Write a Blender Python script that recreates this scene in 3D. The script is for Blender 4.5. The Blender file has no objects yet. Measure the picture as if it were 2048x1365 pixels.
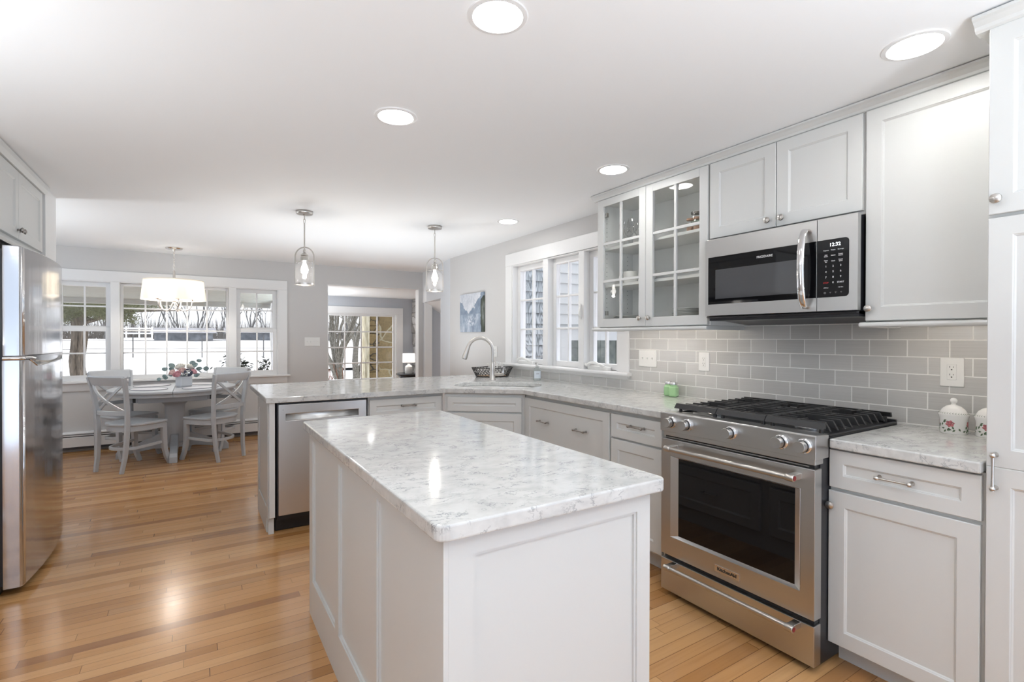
import bpy, bmesh, math, random
from mathutils import Vector, Matrix, Quaternion
random.seed(7)
PI = math.pi
SC = bpy.context.scene
COL = SC.collection

# ------------------------------------------------------------------ camera, world, exposure
cam_d = bpy.data.cameras.new('camera')
cam = bpy.data.objects.new('camera', cam_d); COL.objects.link(cam)
CH = 1.31
yaw, pit, rol = 0.562529, -0.00673124, 0.00179165
cam_d.sensor_width = 36.0
cam_d.lens = 1003.214 * 36.0 / 2048.0
cam_d.clip_start = 0.02; cam_d.clip_end = 500
F = Vector((math.sin(yaw)*math.cos(pit), math.cos(yaw)*math.cos(pit), math.sin(pit)))
R0 = Vector((math.cos(yaw), -math.sin(yaw), 0)); U0 = R0.cross(F)
R1 = R0*math.cos(rol) + U0*math.sin(rol); U1 = -R0*math.sin(rol) + U0*math.cos(rol)
cam.matrix_world = Matrix(((R1.x, U1.x, -F.x, 0), (R1.y, U1.y, -F.y, 0), (R1.z, U1.z, -F.z, CH), (0, 0, 0, 1)))
SC.camera = cam

SC.view_settings.view_transform = 'Standard'
SC.view_settings.look = 'None'
SC.view_settings.gamma = 1
SC.view_settings.exposure = 0.46
SC.view_settings.use_curve_mapping = False
SC.cycles.use_denoising = True
SC.cycles.sample_clamp_indirect = 6.0
SC.cycles.caustics_reflective = False
SC.cycles.caustics_refractive = False
SC.cycles.max_bounces = 14
SC.cycles.transparent_max_bounces = 24

SKY_LOW = (0.92, 0.95, 1.0); SKY_HIGH = (4.2, 4.22, 4.3); SKY_BACK = (0.80, 0.92, 1.10); SNOW_BACK = (1.28, 1.47, 1.76)
world = bpy.data.worlds.new('world'); SC.world = world; world.use_nodes = True
nt = world.node_tree; nt.nodes.clear()
wo = nt.nodes.new('ShaderNodeOutputWorld'); wb = nt.nodes.new('ShaderNodeBackground')
wt = nt.nodes.new('ShaderNodeTexCoord'); ws = nt.nodes.new('ShaderNodeSeparateXYZ')
wm = nt.nodes.new('ShaderNodeMapRange'); wx = nt.nodes.new('ShaderNodeMix'); wx.data_type = 'RGBA'
nt.links.new(wt.outputs['Generated'], ws.inputs[0]); nt.links.new(ws.outputs['Y'], wm.inputs['Value'])
wm.inputs['From Min'].default_value = -0.5; wm.inputs['From Max'].default_value = -0.05
nt.links.new(wm.outputs[0], wx.inputs['Factor'])
wz = nt.nodes.new('ShaderNodeMapRange'); wz.inputs['From Min'].default_value = -0.06; wz.inputs['From Max'].default_value = 0.02
nt.links.new(ws.outputs['Z'], wz.inputs['Value'])
wg = nt.nodes.new('ShaderNodeMix'); wg.data_type = 'RGBA'; nt.links.new(wz.outputs[0], wg.inputs['Factor'])
wg.inputs['A'].default_value = (*SNOW_BACK, 1); wg.inputs['B'].default_value = (*SKY_BACK, 1)   # sunlit snow below the horizon, sky above it
nt.links.new(wg.outputs['Result'], wx.inputs['A']); wh = nt.nodes.new('ShaderNodeMapRange'); wh.inputs['From Min'].default_value = 0.08; wh.inputs['From Max'].default_value = 0.5
nt.links.new(ws.outputs['Z'], wh.inputs['Value'])
wf = nt.nodes.new('ShaderNodeMix'); wf.data_type = 'RGBA'; nt.links.new(wh.outputs[0], wf.inputs['Factor'])
wf.inputs['A'].default_value = (*SKY_LOW, 1); wf.inputs['B'].default_value = (*SKY_HIGH, 1)      # overcast sky, brighter towards the zenith
nt.links.new(wf.outputs['Result'], wx.inputs['B'])
nt.links.new(wx.outputs['Result'], wb.inputs['Color']); nt.links.new(wb.outputs[0], wo.inputs[0])
wb.inputs['Strength'].default_value = 1.0

CAN_STRENGTH = 36.0      # recessed ceiling lenses
FILL_UPLIGHT_W = 25.0           # added fill lamps out of view
BULB_W = 3.5              # pendant bulbs
SHADE_W = 13.0             # bulbs in the dining fixture
TABLE_LAMP_W = 3.0

# ------------------------------------------------------------------ materials
def newmat(name):
    m = bpy.data.materials.new(name); m.use_nodes = True
    return m, m.node_tree, m.node_tree.nodes['Principled BSDF']
def pm(name, col, rough=0.5, metal=0.0, spec=None, coat=0.0, trans=0.0, ior=None, bump=0.0, bscale=200.0, var=0.0, vscale=3.0):
    m, t, b = newmat(name)
    b.inputs['Base Color'].default_value = (*col, 1); b.inputs['Roughness'].default_value = rough
    b.inputs['Metallic'].default_value = metal
    if spec is not None: b.inputs['Specular IOR Level'].default_value = spec
    if coat: b.inputs['Coat Weight'].default_value = coat; b.inputs['Coat Roughness'].default_value = 0.08
    if trans: b.inputs['Transmission Weight'].default_value = trans
    if ior: b.inputs['IOR'].default_value = ior
    tc = t.nodes.new('ShaderNodeTexCoord')
    if bump:
        n = t.nodes.new('ShaderNodeTexNoise'); n.inputs['Scale'].default_value = bscale; n.inputs['Detail'].default_value = 3
        bp = t.nodes.new('ShaderNodeBump'); bp.inputs['Strength'].default_value = bump; bp.inputs['Distance'].default_value = 0.002
        t.links.new(tc.outputs['Object'], n.inputs['Vector']); t.links.new(n.outputs['Fac'], bp.inputs['Height'])
        t.links.new(bp.outputs[0], b.inputs['Normal'])
    if var:
        n = t.nodes.new('ShaderNodeTexNoise'); n.inputs['Scale'].default_value = vscale; n.inputs['Detail'].default_value = 4
        t.links.new(tc.outputs['Object'], n.inputs['Vector'])
        r = t.nodes.new('ShaderNodeValToRGB')
        r.color_ramp.elements[0].position = 0.3; r.color_ramp.elements[1].position = 0.7
        r.color_ramp.elements[0].color = (*[max(0, c*(1-var)) for c in col], 1)
        r.color_ramp.elements[1].color = (*[min(1, c*(1+var)) for c in col], 1)
        t.links.new(n.outputs['Fac'], r.inputs[0]); t.links.new(r.outputs[0], b.inputs['Base Color'])
    return m
def emat(name, col, strength):
    m, t, b = newmat(name)
    b.inputs['Base Color'].default_value = (*col, 1)
    b.inputs['Emission Color'].default_value = (*col, 1); b.inputs['Emission Strength'].default_value = strength
    return m
def nn(t, typ, **kw):
    n = t.nodes.new(typ)
    for k, v in kw.items(): setattr(n, k, v)
    return n
def mth(t, op, a, b=None, c=None):
    n = t.nodes.new('ShaderNodeMath'); n.operation = op
    for i, v in enumerate((a, b, c)):
        if v is None: continue
        if isinstance(v, (int, float)): n.inputs[i].default_value = v
        else: t.links.new(v, n.inputs[i])
    return n.outputs[0]
def ramp(t, fac, stops):
    r = t.nodes.new('ShaderNodeValToRGB'); e = r.color_ramp.elements
    while len(e) < len(stops): e.new(0.5)
    for i, (p, c) in enumerate(stops): e[i].position = p; e[i].color = (*c, 1)
    t.links.new(fac, r.inputs[0]); return r.outputs[0]
def mapping(t, vec, scale=(1, 1, 1), rot=(0, 0, 0), loc=(0, 0, 0)):
    n = t.nodes.new('ShaderNodeMapping'); n.inputs['Scale'].default_value = scale
    n.inputs['Rotation'].default_value = rot; n.inputs['Location'].default_value = loc
    t.links.new(vec, n.inputs['Vector']); return n.outputs[0]
def mixc(t, fac, a, b, mode='MIX'):
    n = t.nodes.new('ShaderNodeMix'); n.data_type = 'RGBA'; n.blend_type = mode
    for s, v in (('Factor', fac), ('A', a), ('B', b)):
        if isinstance(v, (int, float)): n.inputs[s].default_value = v
        elif isinstance(v, tuple): n.inputs[s].default_value = (*v, 1)
        else: t.links.new(v, n.inputs[s])
    return n.outputs['Result']

def oak_floor():
    m, t, b = newmat('oak_strip_floor')
    tc = nn(t, 'ShaderNodeTexCoord'); sp = nn(t, 'ShaderNodeSeparateXYZ'); t.links.new(tc.outputs['Object'], sp.inputs[0])
    W, L = 0.0572, 1.05
    ry = mth(t, 'DIVIDE', mth(t, 'ADD', sp.outputs['Y'], 20.0), W); row = mth(t, 'FLOOR', ry); fy = mth(t, 'FRACT', ry)
    wn = nn(t, 'ShaderNodeTexWhiteNoise', noise_dimensions='1D'); t.links.new(row, wn.inputs['W'])
    off = mth(t, 'MULTIPLY', wn.outputs['Value'], 37.0)
    rx = mth(t, 'DIVIDE', mth(t, 'ADD', mth(t, 'ADD', sp.outputs['X'], 20.0), off), L)
    ix = mth(t, 'FLOOR', rx); fx = mth(t, 'FRACT', rx)
    cb = nn(t, 'ShaderNodeCombineXYZ'); t.links.new(row, cb.inputs[0]); t.links.new(ix, cb.inputs[1])
    w2 = nn(t, 'ShaderNodeTexWhiteNoise', noise_dimensions='2D'); t.links.new(cb.outputs[0], w2.inputs['Vector'])
    rnd = w2.outputs['Value']
    base = ramp(t, rnd, [(0.0, (0.40, 0.185, 0.060)), (0.3, (0.51, 0.255, 0.095)), (0.6, (0.57, 0.30, 0.12)), (0.88, (0.63, 0.355, 0.155)), (1.0, (0.33, 0.15, 0.055))])
    # grain, stretched along the board
    cv = nn(t, 'ShaderNodeCombineXYZ')
    t.links.new(mth(t, 'ADD', sp.outputs['X'], mth(t, 'MULTIPLY', rnd, 13.0)), cv.inputs[0]); t.links.new(sp.outputs['Y'], cv.inputs[1]); t.links.new(mth(t, 'MULTIPLY', rnd, 7.0), cv.inputs[2])
    g1 = nn(t, 'ShaderNodeTexNoise'); g1.inputs['Scale'].default_value = 1.0; g1.inputs['Detail'].default_value = 6; g1.inputs['Distortion'].default_value = 0.6
    t.links.new(mapping(t, cv.outputs[0], (1.8, 48, 1)), g1.inputs['Vector'])
    gr = ramp(t, g1.outputs['Fac'], [(0.28, (0.86, 0.83, 0.80)), (0.5, (1, 1, 1)), (0.8, (1.04, 1.03, 1.02))])
    col = mixc(t, 0.75, base, gr, 'MULTIPLY')
    e1 = mth(t, 'LESS_THAN', mth(t, 'MINIMUM', fy, mth(t, 'SUBTRACT', 1.0, fy)), 0.021)
    e2 = mth(t, 'LESS_THAN', mth(t, 'MINIMUM', fx, mth(t, 'SUBTRACT', 1.0, fx)), 0.0014)
    edge = mth(t, 'MAXIMUM', e1, e2)
    gapr = nn(t, 'ShaderNodeTexWhiteNoise', noise_dimensions='1D'); t.links.new(mth(t, 'ADD', row, 0.37), gapr.inputs['W'])
    edge = mth(t, 'MULTIPLY', edge, mth(t, 'ADD', 0.35, mth(t, 'MULTIPLY', gapr.outputs['Value'], 0.6)))
    col = mixc(t, edge, col, (0.10, 0.045, 0.02))
    t.links.new(col, b.inputs['Base Color'])
    wv = nn(t, 'ShaderNodeTexNoise'); wv.inputs['Scale'].default_value = 6.0; wv.inputs['Detail'].default_value = 2
    t.links.new(tc.outputs['Object'], wv.inputs['Vector'])
    rr = mth(t, 'ADD', 0.13, mth(t, 'MULTIPLY', g1.outputs['Fac'], 0.13))
    t.links.new(rr, b.inputs['Roughness']); b.inputs['Specular IOR Level'].default_value = 0.5
    h = mth(t, 'ADD', mth(t, 'SUBTRACT', mth(t, 'MULTIPLY', wv.outputs['Fac'], 0.5), mth(t, 'MULTIPLY', edge, 0.8)), mth(t, 'MULTIPLY', rnd, 0.25))
    bp = nn(t, 'ShaderNodeBump'); bp.inputs['Strength'].default_value = 0.22; bp.inputs['Distance'].default_value = 0.002
    t.links.new(h, bp.inputs['Height']); t.links.new(bp.outputs[0], b.inputs['Normal'])
    return m
def quartz():
    m, t, b = newmat('white_quartz_grey_veins')
    tc = nn(t, 'ShaderNodeTexCoord')
    v = mapping(t, tc.outputs['Object'], (1.0, 1.35, 1.35), (0, 0, 0.5))
    wn = nn(t, 'ShaderNodeTexNoise'); wn.inputs['Scale'].default_value = 9.0; wn.inputs['Detail'].default_value = 4
    t.links.new(v, wn.inputs['Vector'])
    vv = nn(t, 'ShaderNodeVectorMath', operation='ADD'); t.links.new(v, vv.inputs[0])
    sc = nn(t, 'ShaderNodeVectorMath', operation='SCALE'); sc.inputs['Scale'].default_value = 0.13; t.links.new(wn.outputs['Color'], sc.inputs[0]); t.links.new(sc.outputs[0], vv.inputs[1])
    a = nn(t, 'ShaderNodeTexNoise'); a.inputs['Scale'].default_value = 19.0; a.inputs['Detail'].default_value = 6; a.inputs['Roughness'].default_value = 0.62
    t.links.new(vv.outputs[0], a.inputs['Vector'])
    vein = mth(t, 'ABSOLUTE', mth(t, 'SUBTRACT', a.outputs['Fac'], 0.5))
    vl = ramp(t, vein, [(0.0, (1, 1, 1)), (0.010, (0.55, 0.55, 0.55)), (0.028, (0, 0, 0))])
    mk = nn(t, 'ShaderNodeTexNoise'); mk.inputs['Scale'].default_value = 13.0; mk.inputs['Detail'].default_value = 3
    t.links.new(v, mk.inputs['Vector'])
    mask = ramp(t, mk.outputs['Fac'], [(0.44, (0, 0, 0)), (0.62, (1, 1, 1))])
    f = mixc(t, 1.0, vl, mask, 'MULTIPLY')
    cl = nn(t, 'ShaderNodeTexNoise'); cl.inputs['Scale'].default_value = 16.0; cl.inputs['Detail'].default_value = 5
    t.links.new(vv.outputs[0], cl.inputs['Vector'])
    basec = ramp(t, cl.outputs['Fac'], [(0.3, (0.53, 0.53, 0.518)), (0.55, (0.63, 0.63, 0.613)), (0.75, (0.68, 0.68, 0.662))])
    fac = nn(t, 'ShaderNodeRGBToBW'); t.links.new(f, fac.inputs[0])
    col = mixc(t, mth(t, 'MULTIPLY', fac.outputs[0], 0.85), basec, (0.17, 0.18, 0.20))
    t.links.new(col, b.inputs['Base Color']); b.inputs['Roughness'].default_value = 0.09
    b.inputs['Specular IOR Level'].default_value = 0.55
    return m
def steel(name, wavy=0.0, col=(0.56, 0.56, 0.555), rough=0.31, axis='x', amt=0.05):
    m, t, b = newmat(name)
    tc = nn(t, 'ShaderNodeTexCoord')
    s = (1.2, 1.2, 900) if axis == 'x' else (900, 900, 1.2)
    n = nn(t, 'ShaderNodeTexNoise'); n.inputs['Scale'].default_value = 1.0; n.inputs['Detail'].default_value = 3
    t.links.new(mapping(t, tc.outputs['Object'], s), n.inputs['Vector'])
    b.inputs['Base Color'].default_value = (*col, 1); b.inputs['Metallic'].default_value = 1.0
    t.links.new(mth(t, 'ADD', rough - amt/2, mth(t, 'MULTIPLY', n.outputs['Fac'], amt)), b.inputs['Roughness'])
    b.inputs['Anisotropic'].default_value = 0.5
    if wavy:
        nw = nn(t, 'ShaderNodeTexNoise'); nw.inputs['Scale'].default_value = 1.0; nw.inputs['Detail'].default_value = 2
        t.links.new(mapping(t, tc.outputs['Object'], (9, 9, 0.35)), nw.inputs['Vector'])
        bp = nn(t, 'ShaderNodeBump'); bp.inputs['Strength'].default_value = wavy; bp.inputs['Distance'].default_value = 0.02
        t.links.new(nw.outputs['Fac'], bp.inputs['Height']); t.links.new(bp.outputs[0], b.inputs['Normal'])
    return m
def pane_mat(name, tint=(1, 1, 1), refl=1.0, rough=0.0):
    m = bpy.data.materials.new(name); m.use_nodes = True; t = m.node_tree; t.nodes.clear()
    o = nn(t, 'ShaderNodeOutputMaterial'); tr = nn(t, 'ShaderNodeBsdfTransparent'); gl = nn(t, 'ShaderNodeBsdfGlossy'); mx = nn(t, 'ShaderNodeMixShader')
    tr.inputs[0].default_value = (*tint, 1); gl.inputs['Roughness'].default_value = rough
    fr = nn(t, 'ShaderNodeFresnel'); fr.inputs['IOR'].default_value = 1.45
    geo = nn(t, 'ShaderNodeNewGeometry'); t.links.new(mth(t, 'MULTIPLY', mth(t, 'MULTIPLY', fr.outputs[0], refl), mth(t, 'SUBTRACT', 1.0, geo.outputs['Backfacing'])), mx.inputs[0]); t.links.new(tr.outputs[0], mx.inputs[1]); t.links.new(gl.outputs[0], mx.inputs[2])
    t.links.new(mx.outputs[0], o.inputs[0]); return m
def seeded_glass():
    m = bpy.data.materials.new('seeded_glass'); m.use_nodes = True; t = m.node_tree; t.nodes.clear()
    o = nn(t, 'ShaderNodeOutputMaterial'); tr = nn(t, 'ShaderNodeBsdfTransparent'); gl = nn(t, 'ShaderNodeBsdfGlossy'); mx = nn(t, 'ShaderNodeMixShader')
    tl = nn(t, 'ShaderNodeBsdfTranslucent'); m2 = nn(t, 'ShaderNodeMixShader')
    tc = nn(t, 'ShaderNodeTexCoord'); v = nn(t, 'ShaderNodeTexVoronoi'); v.inputs['Scale'].default_value = 170
    t.links.new(tc.outputs['Object'], v.inputs['Vector'])
    bp = nn(t, 'ShaderNodeBump'); bp.inputs['Strength'].default_value = 0.07; bp.inputs['Distance'].default_value = 0.002
    t.links.new(v.outputs['Distance'], bp.inputs['Height']); t.links.new(bp.outputs[0], gl.inputs['Normal'])
    gl.inputs['Roughness'].default_value = 0.02; tl.inputs[0].default_value = (0.95, 0.95, 0.95, 1)
    seed = ramp(t, v.outputs['Distance'], [(0.0, (0.014, 0.014, 0.014)), (0.3, (0.002, 0.002, 0.002)), (0.6, (0.006, 0.006, 0.006))])
    bw = nn(t, 'ShaderNodeRGBToBW'); t.links.new(seed, bw.inputs[0])
    t.links.new(bw.outputs[0], m2.inputs[0]); t.links.new(tr.outputs[0], m2.inputs[1]); t.links.new(tl.outputs[0], m2.inputs[2])
    fr = nn(t, 'ShaderNodeFresnel'); fr.inputs['IOR'].default_value = 1.45
    geo = nn(t, 'ShaderNodeNewGeometry'); t.links.new(mth(t, 'MULTIPLY', fr.outputs[0], mth(t, 'SUBTRACT', 1.0, geo.outputs['Backfacing'])), mx.inputs[0]); t.links.new(m2.outputs[0], mx.inputs[1]); t.links.new(gl.outputs[0], mx.inputs[2])
    t.links.new(mx.outputs[0], o.inputs[0]); return m
def shade_mat(name, col):
    m = bpy.data.materials.new(name); m.use_nodes = True; t = m.node_tree; t.nodes.clear()
    o = nn(t, 'ShaderNodeOutputMaterial'); d = nn(t, 'ShaderNodeBsdfDiffuse'); tl = nn(t, 'ShaderNodeBsdfTranslucent'); mx = nn(t, 'ShaderNodeMixShader')
    d.inputs[0].default_value = (*col, 1); tl.inputs[0].default_value = (*col, 1); mx.inputs[0].default_value = 0.5
    t.links.new(d.outputs[0], mx.inputs[1]); t.links.new(tl.outputs[0], mx.inputs[2]); t.links.new(mx.outputs[0], o.inputs[0]); return m
def tile_mat():
    m, t, b = newmat('grey_glass_tile')
    g = nn(t, 'ShaderNodeNewGeometry')
    tc = nn(t, 'ShaderNodeTexCoord'); n = nn(t, 'ShaderNodeTexNoise'); n.inputs['Scale'].default_value = 1.0
    t.links.new(mapping(t, tc.outputs['Object'], (4, 3, 260)), n.inputs['Vector'])
    c = ramp(t, g.outputs['Random Per Island'], [(0.0, (0.50, 0.495, 0.48)), (0.5, (0.535, 0.53, 0.515)), (1.0, (0.57, 0.565, 0.55))])
    t.links.new(mixc(t, 0.12, c, n.outputs['Fac'], 'OVERLAY'), b.inputs['Base Color'])
    b.inputs['Roughness'].default_value = 0.08; b.inputs['Specular IOR Level'].default_value = 0.6
    return m
def painting_mat():
    m, t, b = newmat('lake_painting')
    tc = nn(t, 'ShaderNodeTexCoord'); sp = nn(t, 'ShaderNodeSeparateXYZ'); t.links.new(tc.outputs['Object'], sp.inputs[0])
    x, z = sp.outputs['X'], sp.outputs['Z']      # x 0..0.6 left to right, z 0..0.46
    n = nn(t, 'ShaderNodeTexNoise'); n.inputs['Scale'].default_value = 9; n.inputs['Detail'].default_value = 6; t.links.new(tc.outputs['Object'], n.inputs['Vector'])
    nf = mth(t, 'MULTIPLY', mth(t, 'SUBTRACT', n.outputs['Fac'], 0.5), 0.26)
    ramp_z = mth(t, 'ADD', z, nf)
    sky = ramp(t, n.outputs['Fac'], [(0.35, (0.50, 0.53, 0.58)), (0.65, (0.66, 0.67, 0.70))])
    # ridge heights: steep on both sides, low in the middle
    ridge = mth(t, 'ADD', 0.24, mth(t, 'MULTIPLY', mth(t, 'POWER', mth(t, 'ABSOLUTE', mth(t, 'DIVIDE', mth(t, 'SUBTRACT', x, 0.24), 0.30)), 1.25), 0.22))
    mnt = mth(t, 'LESS_THAN', ramp_z, ridge)
    mcol = ramp(t, n.outputs['Fac'], [(0.3, (0.15, 0.20, 0.27)), (0.7, (0.28, 0.34, 0.42))])
    c = mixc(t, mnt, sky, mcol)
    n2 = nn(t, 'ShaderNodeTexNoise'); n2.inputs['Scale'].default_value = 14; n2.inputs['Detail'].default_value = 4; t.links.new(mapping(t, tc.outputs['Object'], (1, 1, 0.4)), n2.inputs['Vector'])
    wat = ramp(t, n2.outputs['Fac'], [(0.3, (0.20, 0.25, 0.33)), (0.5, (0.30, 0.36, 0.44)), (0.7, (0.52, 0.56, 0.62))])
    c = mixc(t, mth(t, 'LESS_THAN', z, 0.215), c, wat)
    dx = mth(t, 'DIVIDE', mth(t, 'SUBTRACT', x, 0.29), 0.17); dz = mth(t, 'DIVIDE', mth(t, 'SUBTRACT', z, 0.135), 0.075)
    spl = mth(t, 'SUBTRACT', 1.0, mth(t, 'ADD', mth(t, 'MULTIPLY', dx, dx), mth(t, 'MULTIPLY', dz, dz)))
    n3 = nn(t, 'ShaderNodeTexNoise'); n3.inputs['Scale'].default_value = 34; n3.inputs['Detail'].default_value = 5; t.links.new(tc.outputs['Object'], n3.inputs['Vector'])
    spf = mth(t, 'MULTIPLY', mth(t, 'MAXIMUM', 0.0, spl), ramp(t, n3.outputs['Fac'], [(0.42, (0, 0, 0)), (0.6, (1, 1, 1))]))
    c = mixc(t, spf, c, (0.62, 0.64, 0.68))
    c = mixc(t, 0.55, c, ramp(t, n3.outputs['Fac'], [(0.3, (0.72, 0.74, 0.78)), (0.7, (1.12, 1.12, 1.12))]), 'MULTIPLY')
    dk = mth(t, 'MULTIPLY', mth(t, 'GREATER_THAN', mth(t, 'ADD', x, mth(t, 'MULTIPLY', nf, 0.3)), 0.535), mth(t, 'LESS_THAN', z, mth(t, 'MULTIPLY', x, 0.70)))
    dkc = ramp(t, n2.outputs['Fac'], [(0.35, (0.02, 0.028, 0.03)), (0.6, (0.07, 0.085, 0.06)), (0.75, (0.25, 0.27, 0.26))])
    c = mixc(t, dk, c, dkc)
    t.links.new(c, b.inputs['Base Color']); b.inputs['Roughness'].default_value = 0.6; return m
def flagstone_mat(name, cols, scale=3.0, mort=(0.55, 0.53, 0.48), mw=0.035, rough=0.85):
    m, t, b = newmat(name)
    tc = nn(t, 'ShaderNodeTexCoord')
    n = nn(t, 'ShaderNodeTexNoise'); n.inputs['Scale'].default_value = 4; t.links.new(tc.outputs['Object'], n.inputs['Vector'])
    vv = nn(t, 'ShaderNodeVectorMath', operation='ADD'); sc = nn(t, 'ShaderNodeVectorMath', operation='SCALE'); sc.inputs['Scale'].default_value = 0.12
    t.links.new(n.outputs['Color'], sc.inputs[0]); t.links.new(tc.outputs['Object'], vv.inputs[0]); t.links.new(sc.outputs[0], vv.inputs[1])
    v = nn(t, 'ShaderNodeTexVoronoi', feature='DISTANCE_TO_EDGE'); v.inputs['Scale'].default_value = scale; t.links.new(vv.outputs[0], v.inputs['Vector'])
    v2 = nn(t, 'ShaderNodeTexVoronoi'); v2.inputs['Scale'].default_value = scale; t.links.new(vv.outputs[0], v2.inputs['Vector'])
    sp = nn(t, 'ShaderNodeSeparateColor'); t.links.new(v2.outputs['Color'], sp.inputs[0])
    c = ramp(t, sp.outputs[0], [(i/(len(cols)-1), k) for i, k in enumerate(cols)])
    n2 = nn(t, 'ShaderNodeTexNoise'); n2.inputs['Scale'].default_value = 22; n2.inputs['Detail'].default_value = 6; t.links.new(tc.outputs['Object'], n2.inputs['Vector'])
    c = mixc(t, 0.6, c, ramp(t, n2.outputs['Fac'], [(0.3, (0.65, 0.65, 0.65)), (0.7, (1.2, 1.2, 1.2))]), 'MULTIPLY')
    c = mixc(t, mth(t, 'LESS_THAN', v.outputs['Distance'], mw), c, mort)
    t.links.new(c, b.inputs['Base Color']); b.inputs['Roughness'].default_value = rough
    bp = nn(t, 'ShaderNodeBump'); bp.inputs['Strength'].default_value = 0.8; bp.inputs['Distance'].default_value = 0.02
    t.links.new(mth(t, 'ADD', v.outputs['Distance'], mth(t, 'MULTIPLY', n2.outputs['Fac'], 0.2)), bp.inputs['Height']); t.links.new(bp.outputs[0], b.inputs['Normal'])
    return m
def shingle_mat():
    m, t, b = newmat('weathered_shingle')
    tc = nn(t, 'ShaderNodeTexCoord')
    w = nn(t, 'ShaderNodeTexNoise'); w.inputs['Scale'].default_value = 2.6; w.inputs['Detail'].default_value = 1.5; w.inputs['Distortion'].default_value = 0.5
    t.links.new(mapping(t, tc.outputs['Object'], (1.6, 1, 0.45)), w.inputs['Vector'])
    wf = mth(t, 'ADD', 0.5, mth(t, 'MULTIPLY', 0.5, mth(t, 'SINE', mth(t, 'MULTIPLY', w.outputs['Fac'], 150.0))))
    c = ramp(t, wf, [(0.0, (0.15, 0.165, 0.17)), (0.4, (0.30, 0.32, 0.33)), (1.0, (0.44, 0.46, 0.47))])
    t.links.new(c, b.inputs['Base Color']); b.inputs['Roughness'].default_value = 0.8; return m
def bark_mat(name, c0, c1, stretch=0.15, scale=22):
    m, t, b = newmat(name)
    tc = nn(t, 'ShaderNodeTexCoord'); n = nn(t, 'ShaderNodeTexNoise'); n.inputs['Scale'].default_value = scale; n.inputs['Detail'].default_value = 5; n.inputs['Distortion'].default_value = 0.8
    t.links.new(mapping(t, tc.outputs['Object'], (1, 1, stretch)), n.inputs['Vector'])
    t.links.new(ramp(t, n.outputs['Fac'], [(0.35, c0), (0.62, c1)]), b.inputs['Base Color']); b.inputs['Roughness'].default_value = 0.9
    bp = nn(t, 'ShaderNodeBump'); bp.inputs['Distance'].default_value = 0.03; t.links.new(n.outputs['Fac'], bp.inputs['Height']); t.links.new(bp.outputs[0], b.inputs['Normal'])
    return m

M = {}
M['wall'] = pm('grey_wall_paint', (0.61, 0.60, 0.592), 0.75)
M['wall_lit'] = pm('daylit_wall_paint', (0.68, 0.70, 0.73), 0.75)  # same wall paint with the window daylight put into its colour
M['sun_wall'] = pm('blue_grey_wall_paint', (0.50, 0.52, 0.56), 0.75)
M['ceil'] = pm('ceiling_white', (0.885, 0.90, 0.915), 0.9)
M['trim'] = pm('trim_white', (0.80, 0.80, 0.80), 0.35)
M['cab'] = pm('cabinet_white_paint', (0.65, 0.657, 0.645), 0.38)
M['cabin'] = pm('cabinet_inside', (0.84, 0.84, 0.82), 0.5)
M['chair'] = pm('pale_grey_wood_paint', (0.485, 0.505, 0.53), 0.32)
M['quartz'] = quartz()
M['oak'] = oak_floor()
M['steel'] = steel('brushed_steel', axis='x')
M['steelv'] = steel('brushed_steel_vertical', col=(0.68, 0.68, 0.68), axis='z', rough=0.34)
M['fridge'] = steel('fridge_steel', 0.16, col=(0.60, 0.60, 0.615), axis='z', rough=0.13, amt=0.04)
M['chrome'] = pm('chrome', (0.80, 0.80, 0.81), 0.08, 1.0)
M['nickel'] = pm('brushed_nickel', (0.58, 0.56, 0.53), 0.28, 1.0)
M['polnickel'] = pm('polished_nickel', (0.80, 0.77, 0.73), 0.14, 1.0)
M['pewter'] = pm('dark_pewter', (0.33, 0.31, 0.29), 0.32, 1.0)
M['black'] = pm('black_plastic', (0.012, 0.012, 0.013), 0.35)
M['blackmet'] = pm('black_side_panel', (0.015, 0.016, 0.020), 0.3, 0.0)
M['iron'] = pm('cast_iron_black', (0.022, 0.022, 0.023), 0.42, bump=0.25, bscale=300)
M['blackglass'] = pm('black_glass', (0.004, 0.004, 0.005), 0.03, spec=0.42)
M['recess'] = pm('dark_glossy_recess', (0.03, 0.034, 0.045), 0.15)
M['mwglass'] = pm('tinted_window_glass', (0.060, 0.062, 0.068), 0.05, spec=0.9)
M['darkgrey'] = pm('dark_grey', (0.06, 0.062, 0.07), 0.4)
M['tile'] = tile_mat()
M['grout'] = pm('grout', (0.86, 0.855, 0.83), 0.8)
M['plastic'] = pm('white_plastic', (0.80, 0.80, 0.78), 0.3)
M['slot'] = pm('slot_dark', (0.03, 0.03, 0.03), 0.5)
M['pane'] = pane_mat('window_glass')
M['cabpane'] = pane_mat('cabinet_glass', (0.985, 0.99, 0.985), 1.1)
M['clear'] = pane_mat('clear_glass', (0.98, 0.98, 0.98), 2.6)
M['seed'] = seeded_glass()
M['shade'] = shade_mat('cream_fabric_shade', (0.95, 0.915, 0.85))
M['wshade'] = shade_mat('white_fabric_shade', (0.92, 0.92, 0.93))
M['lens'] = emat('lamp_lens', (1.0, 0.985, 0.96), CAN_STRENGTH)
M['candle'] = emat('candle_glow', (1.0, 0.94, 0.86), 3.0)
M['strip'] = emat('warm_strip', (1.0, 0.90, 0.80), 9.0)
M['bulb'] = emat('bulb_glow', (1.0, 0.95, 0.88), 14.0)
M['china'] = pm('white_china', (0.83, 0.82, 0.79), 0.12, coat=0.4)
M['jadeite'] = pm('jadeite_green_glass', (0.34, 0.58, 0.30), 0.18, coat=0.5)
M['lidmetal'] = pm('aluminium_lid', (0.72, 0.72, 0.72), 0.25, 1.0)
M['text'] = emat('lit_digits', (0.9, 0.95, 1.0), 1.2)
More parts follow.
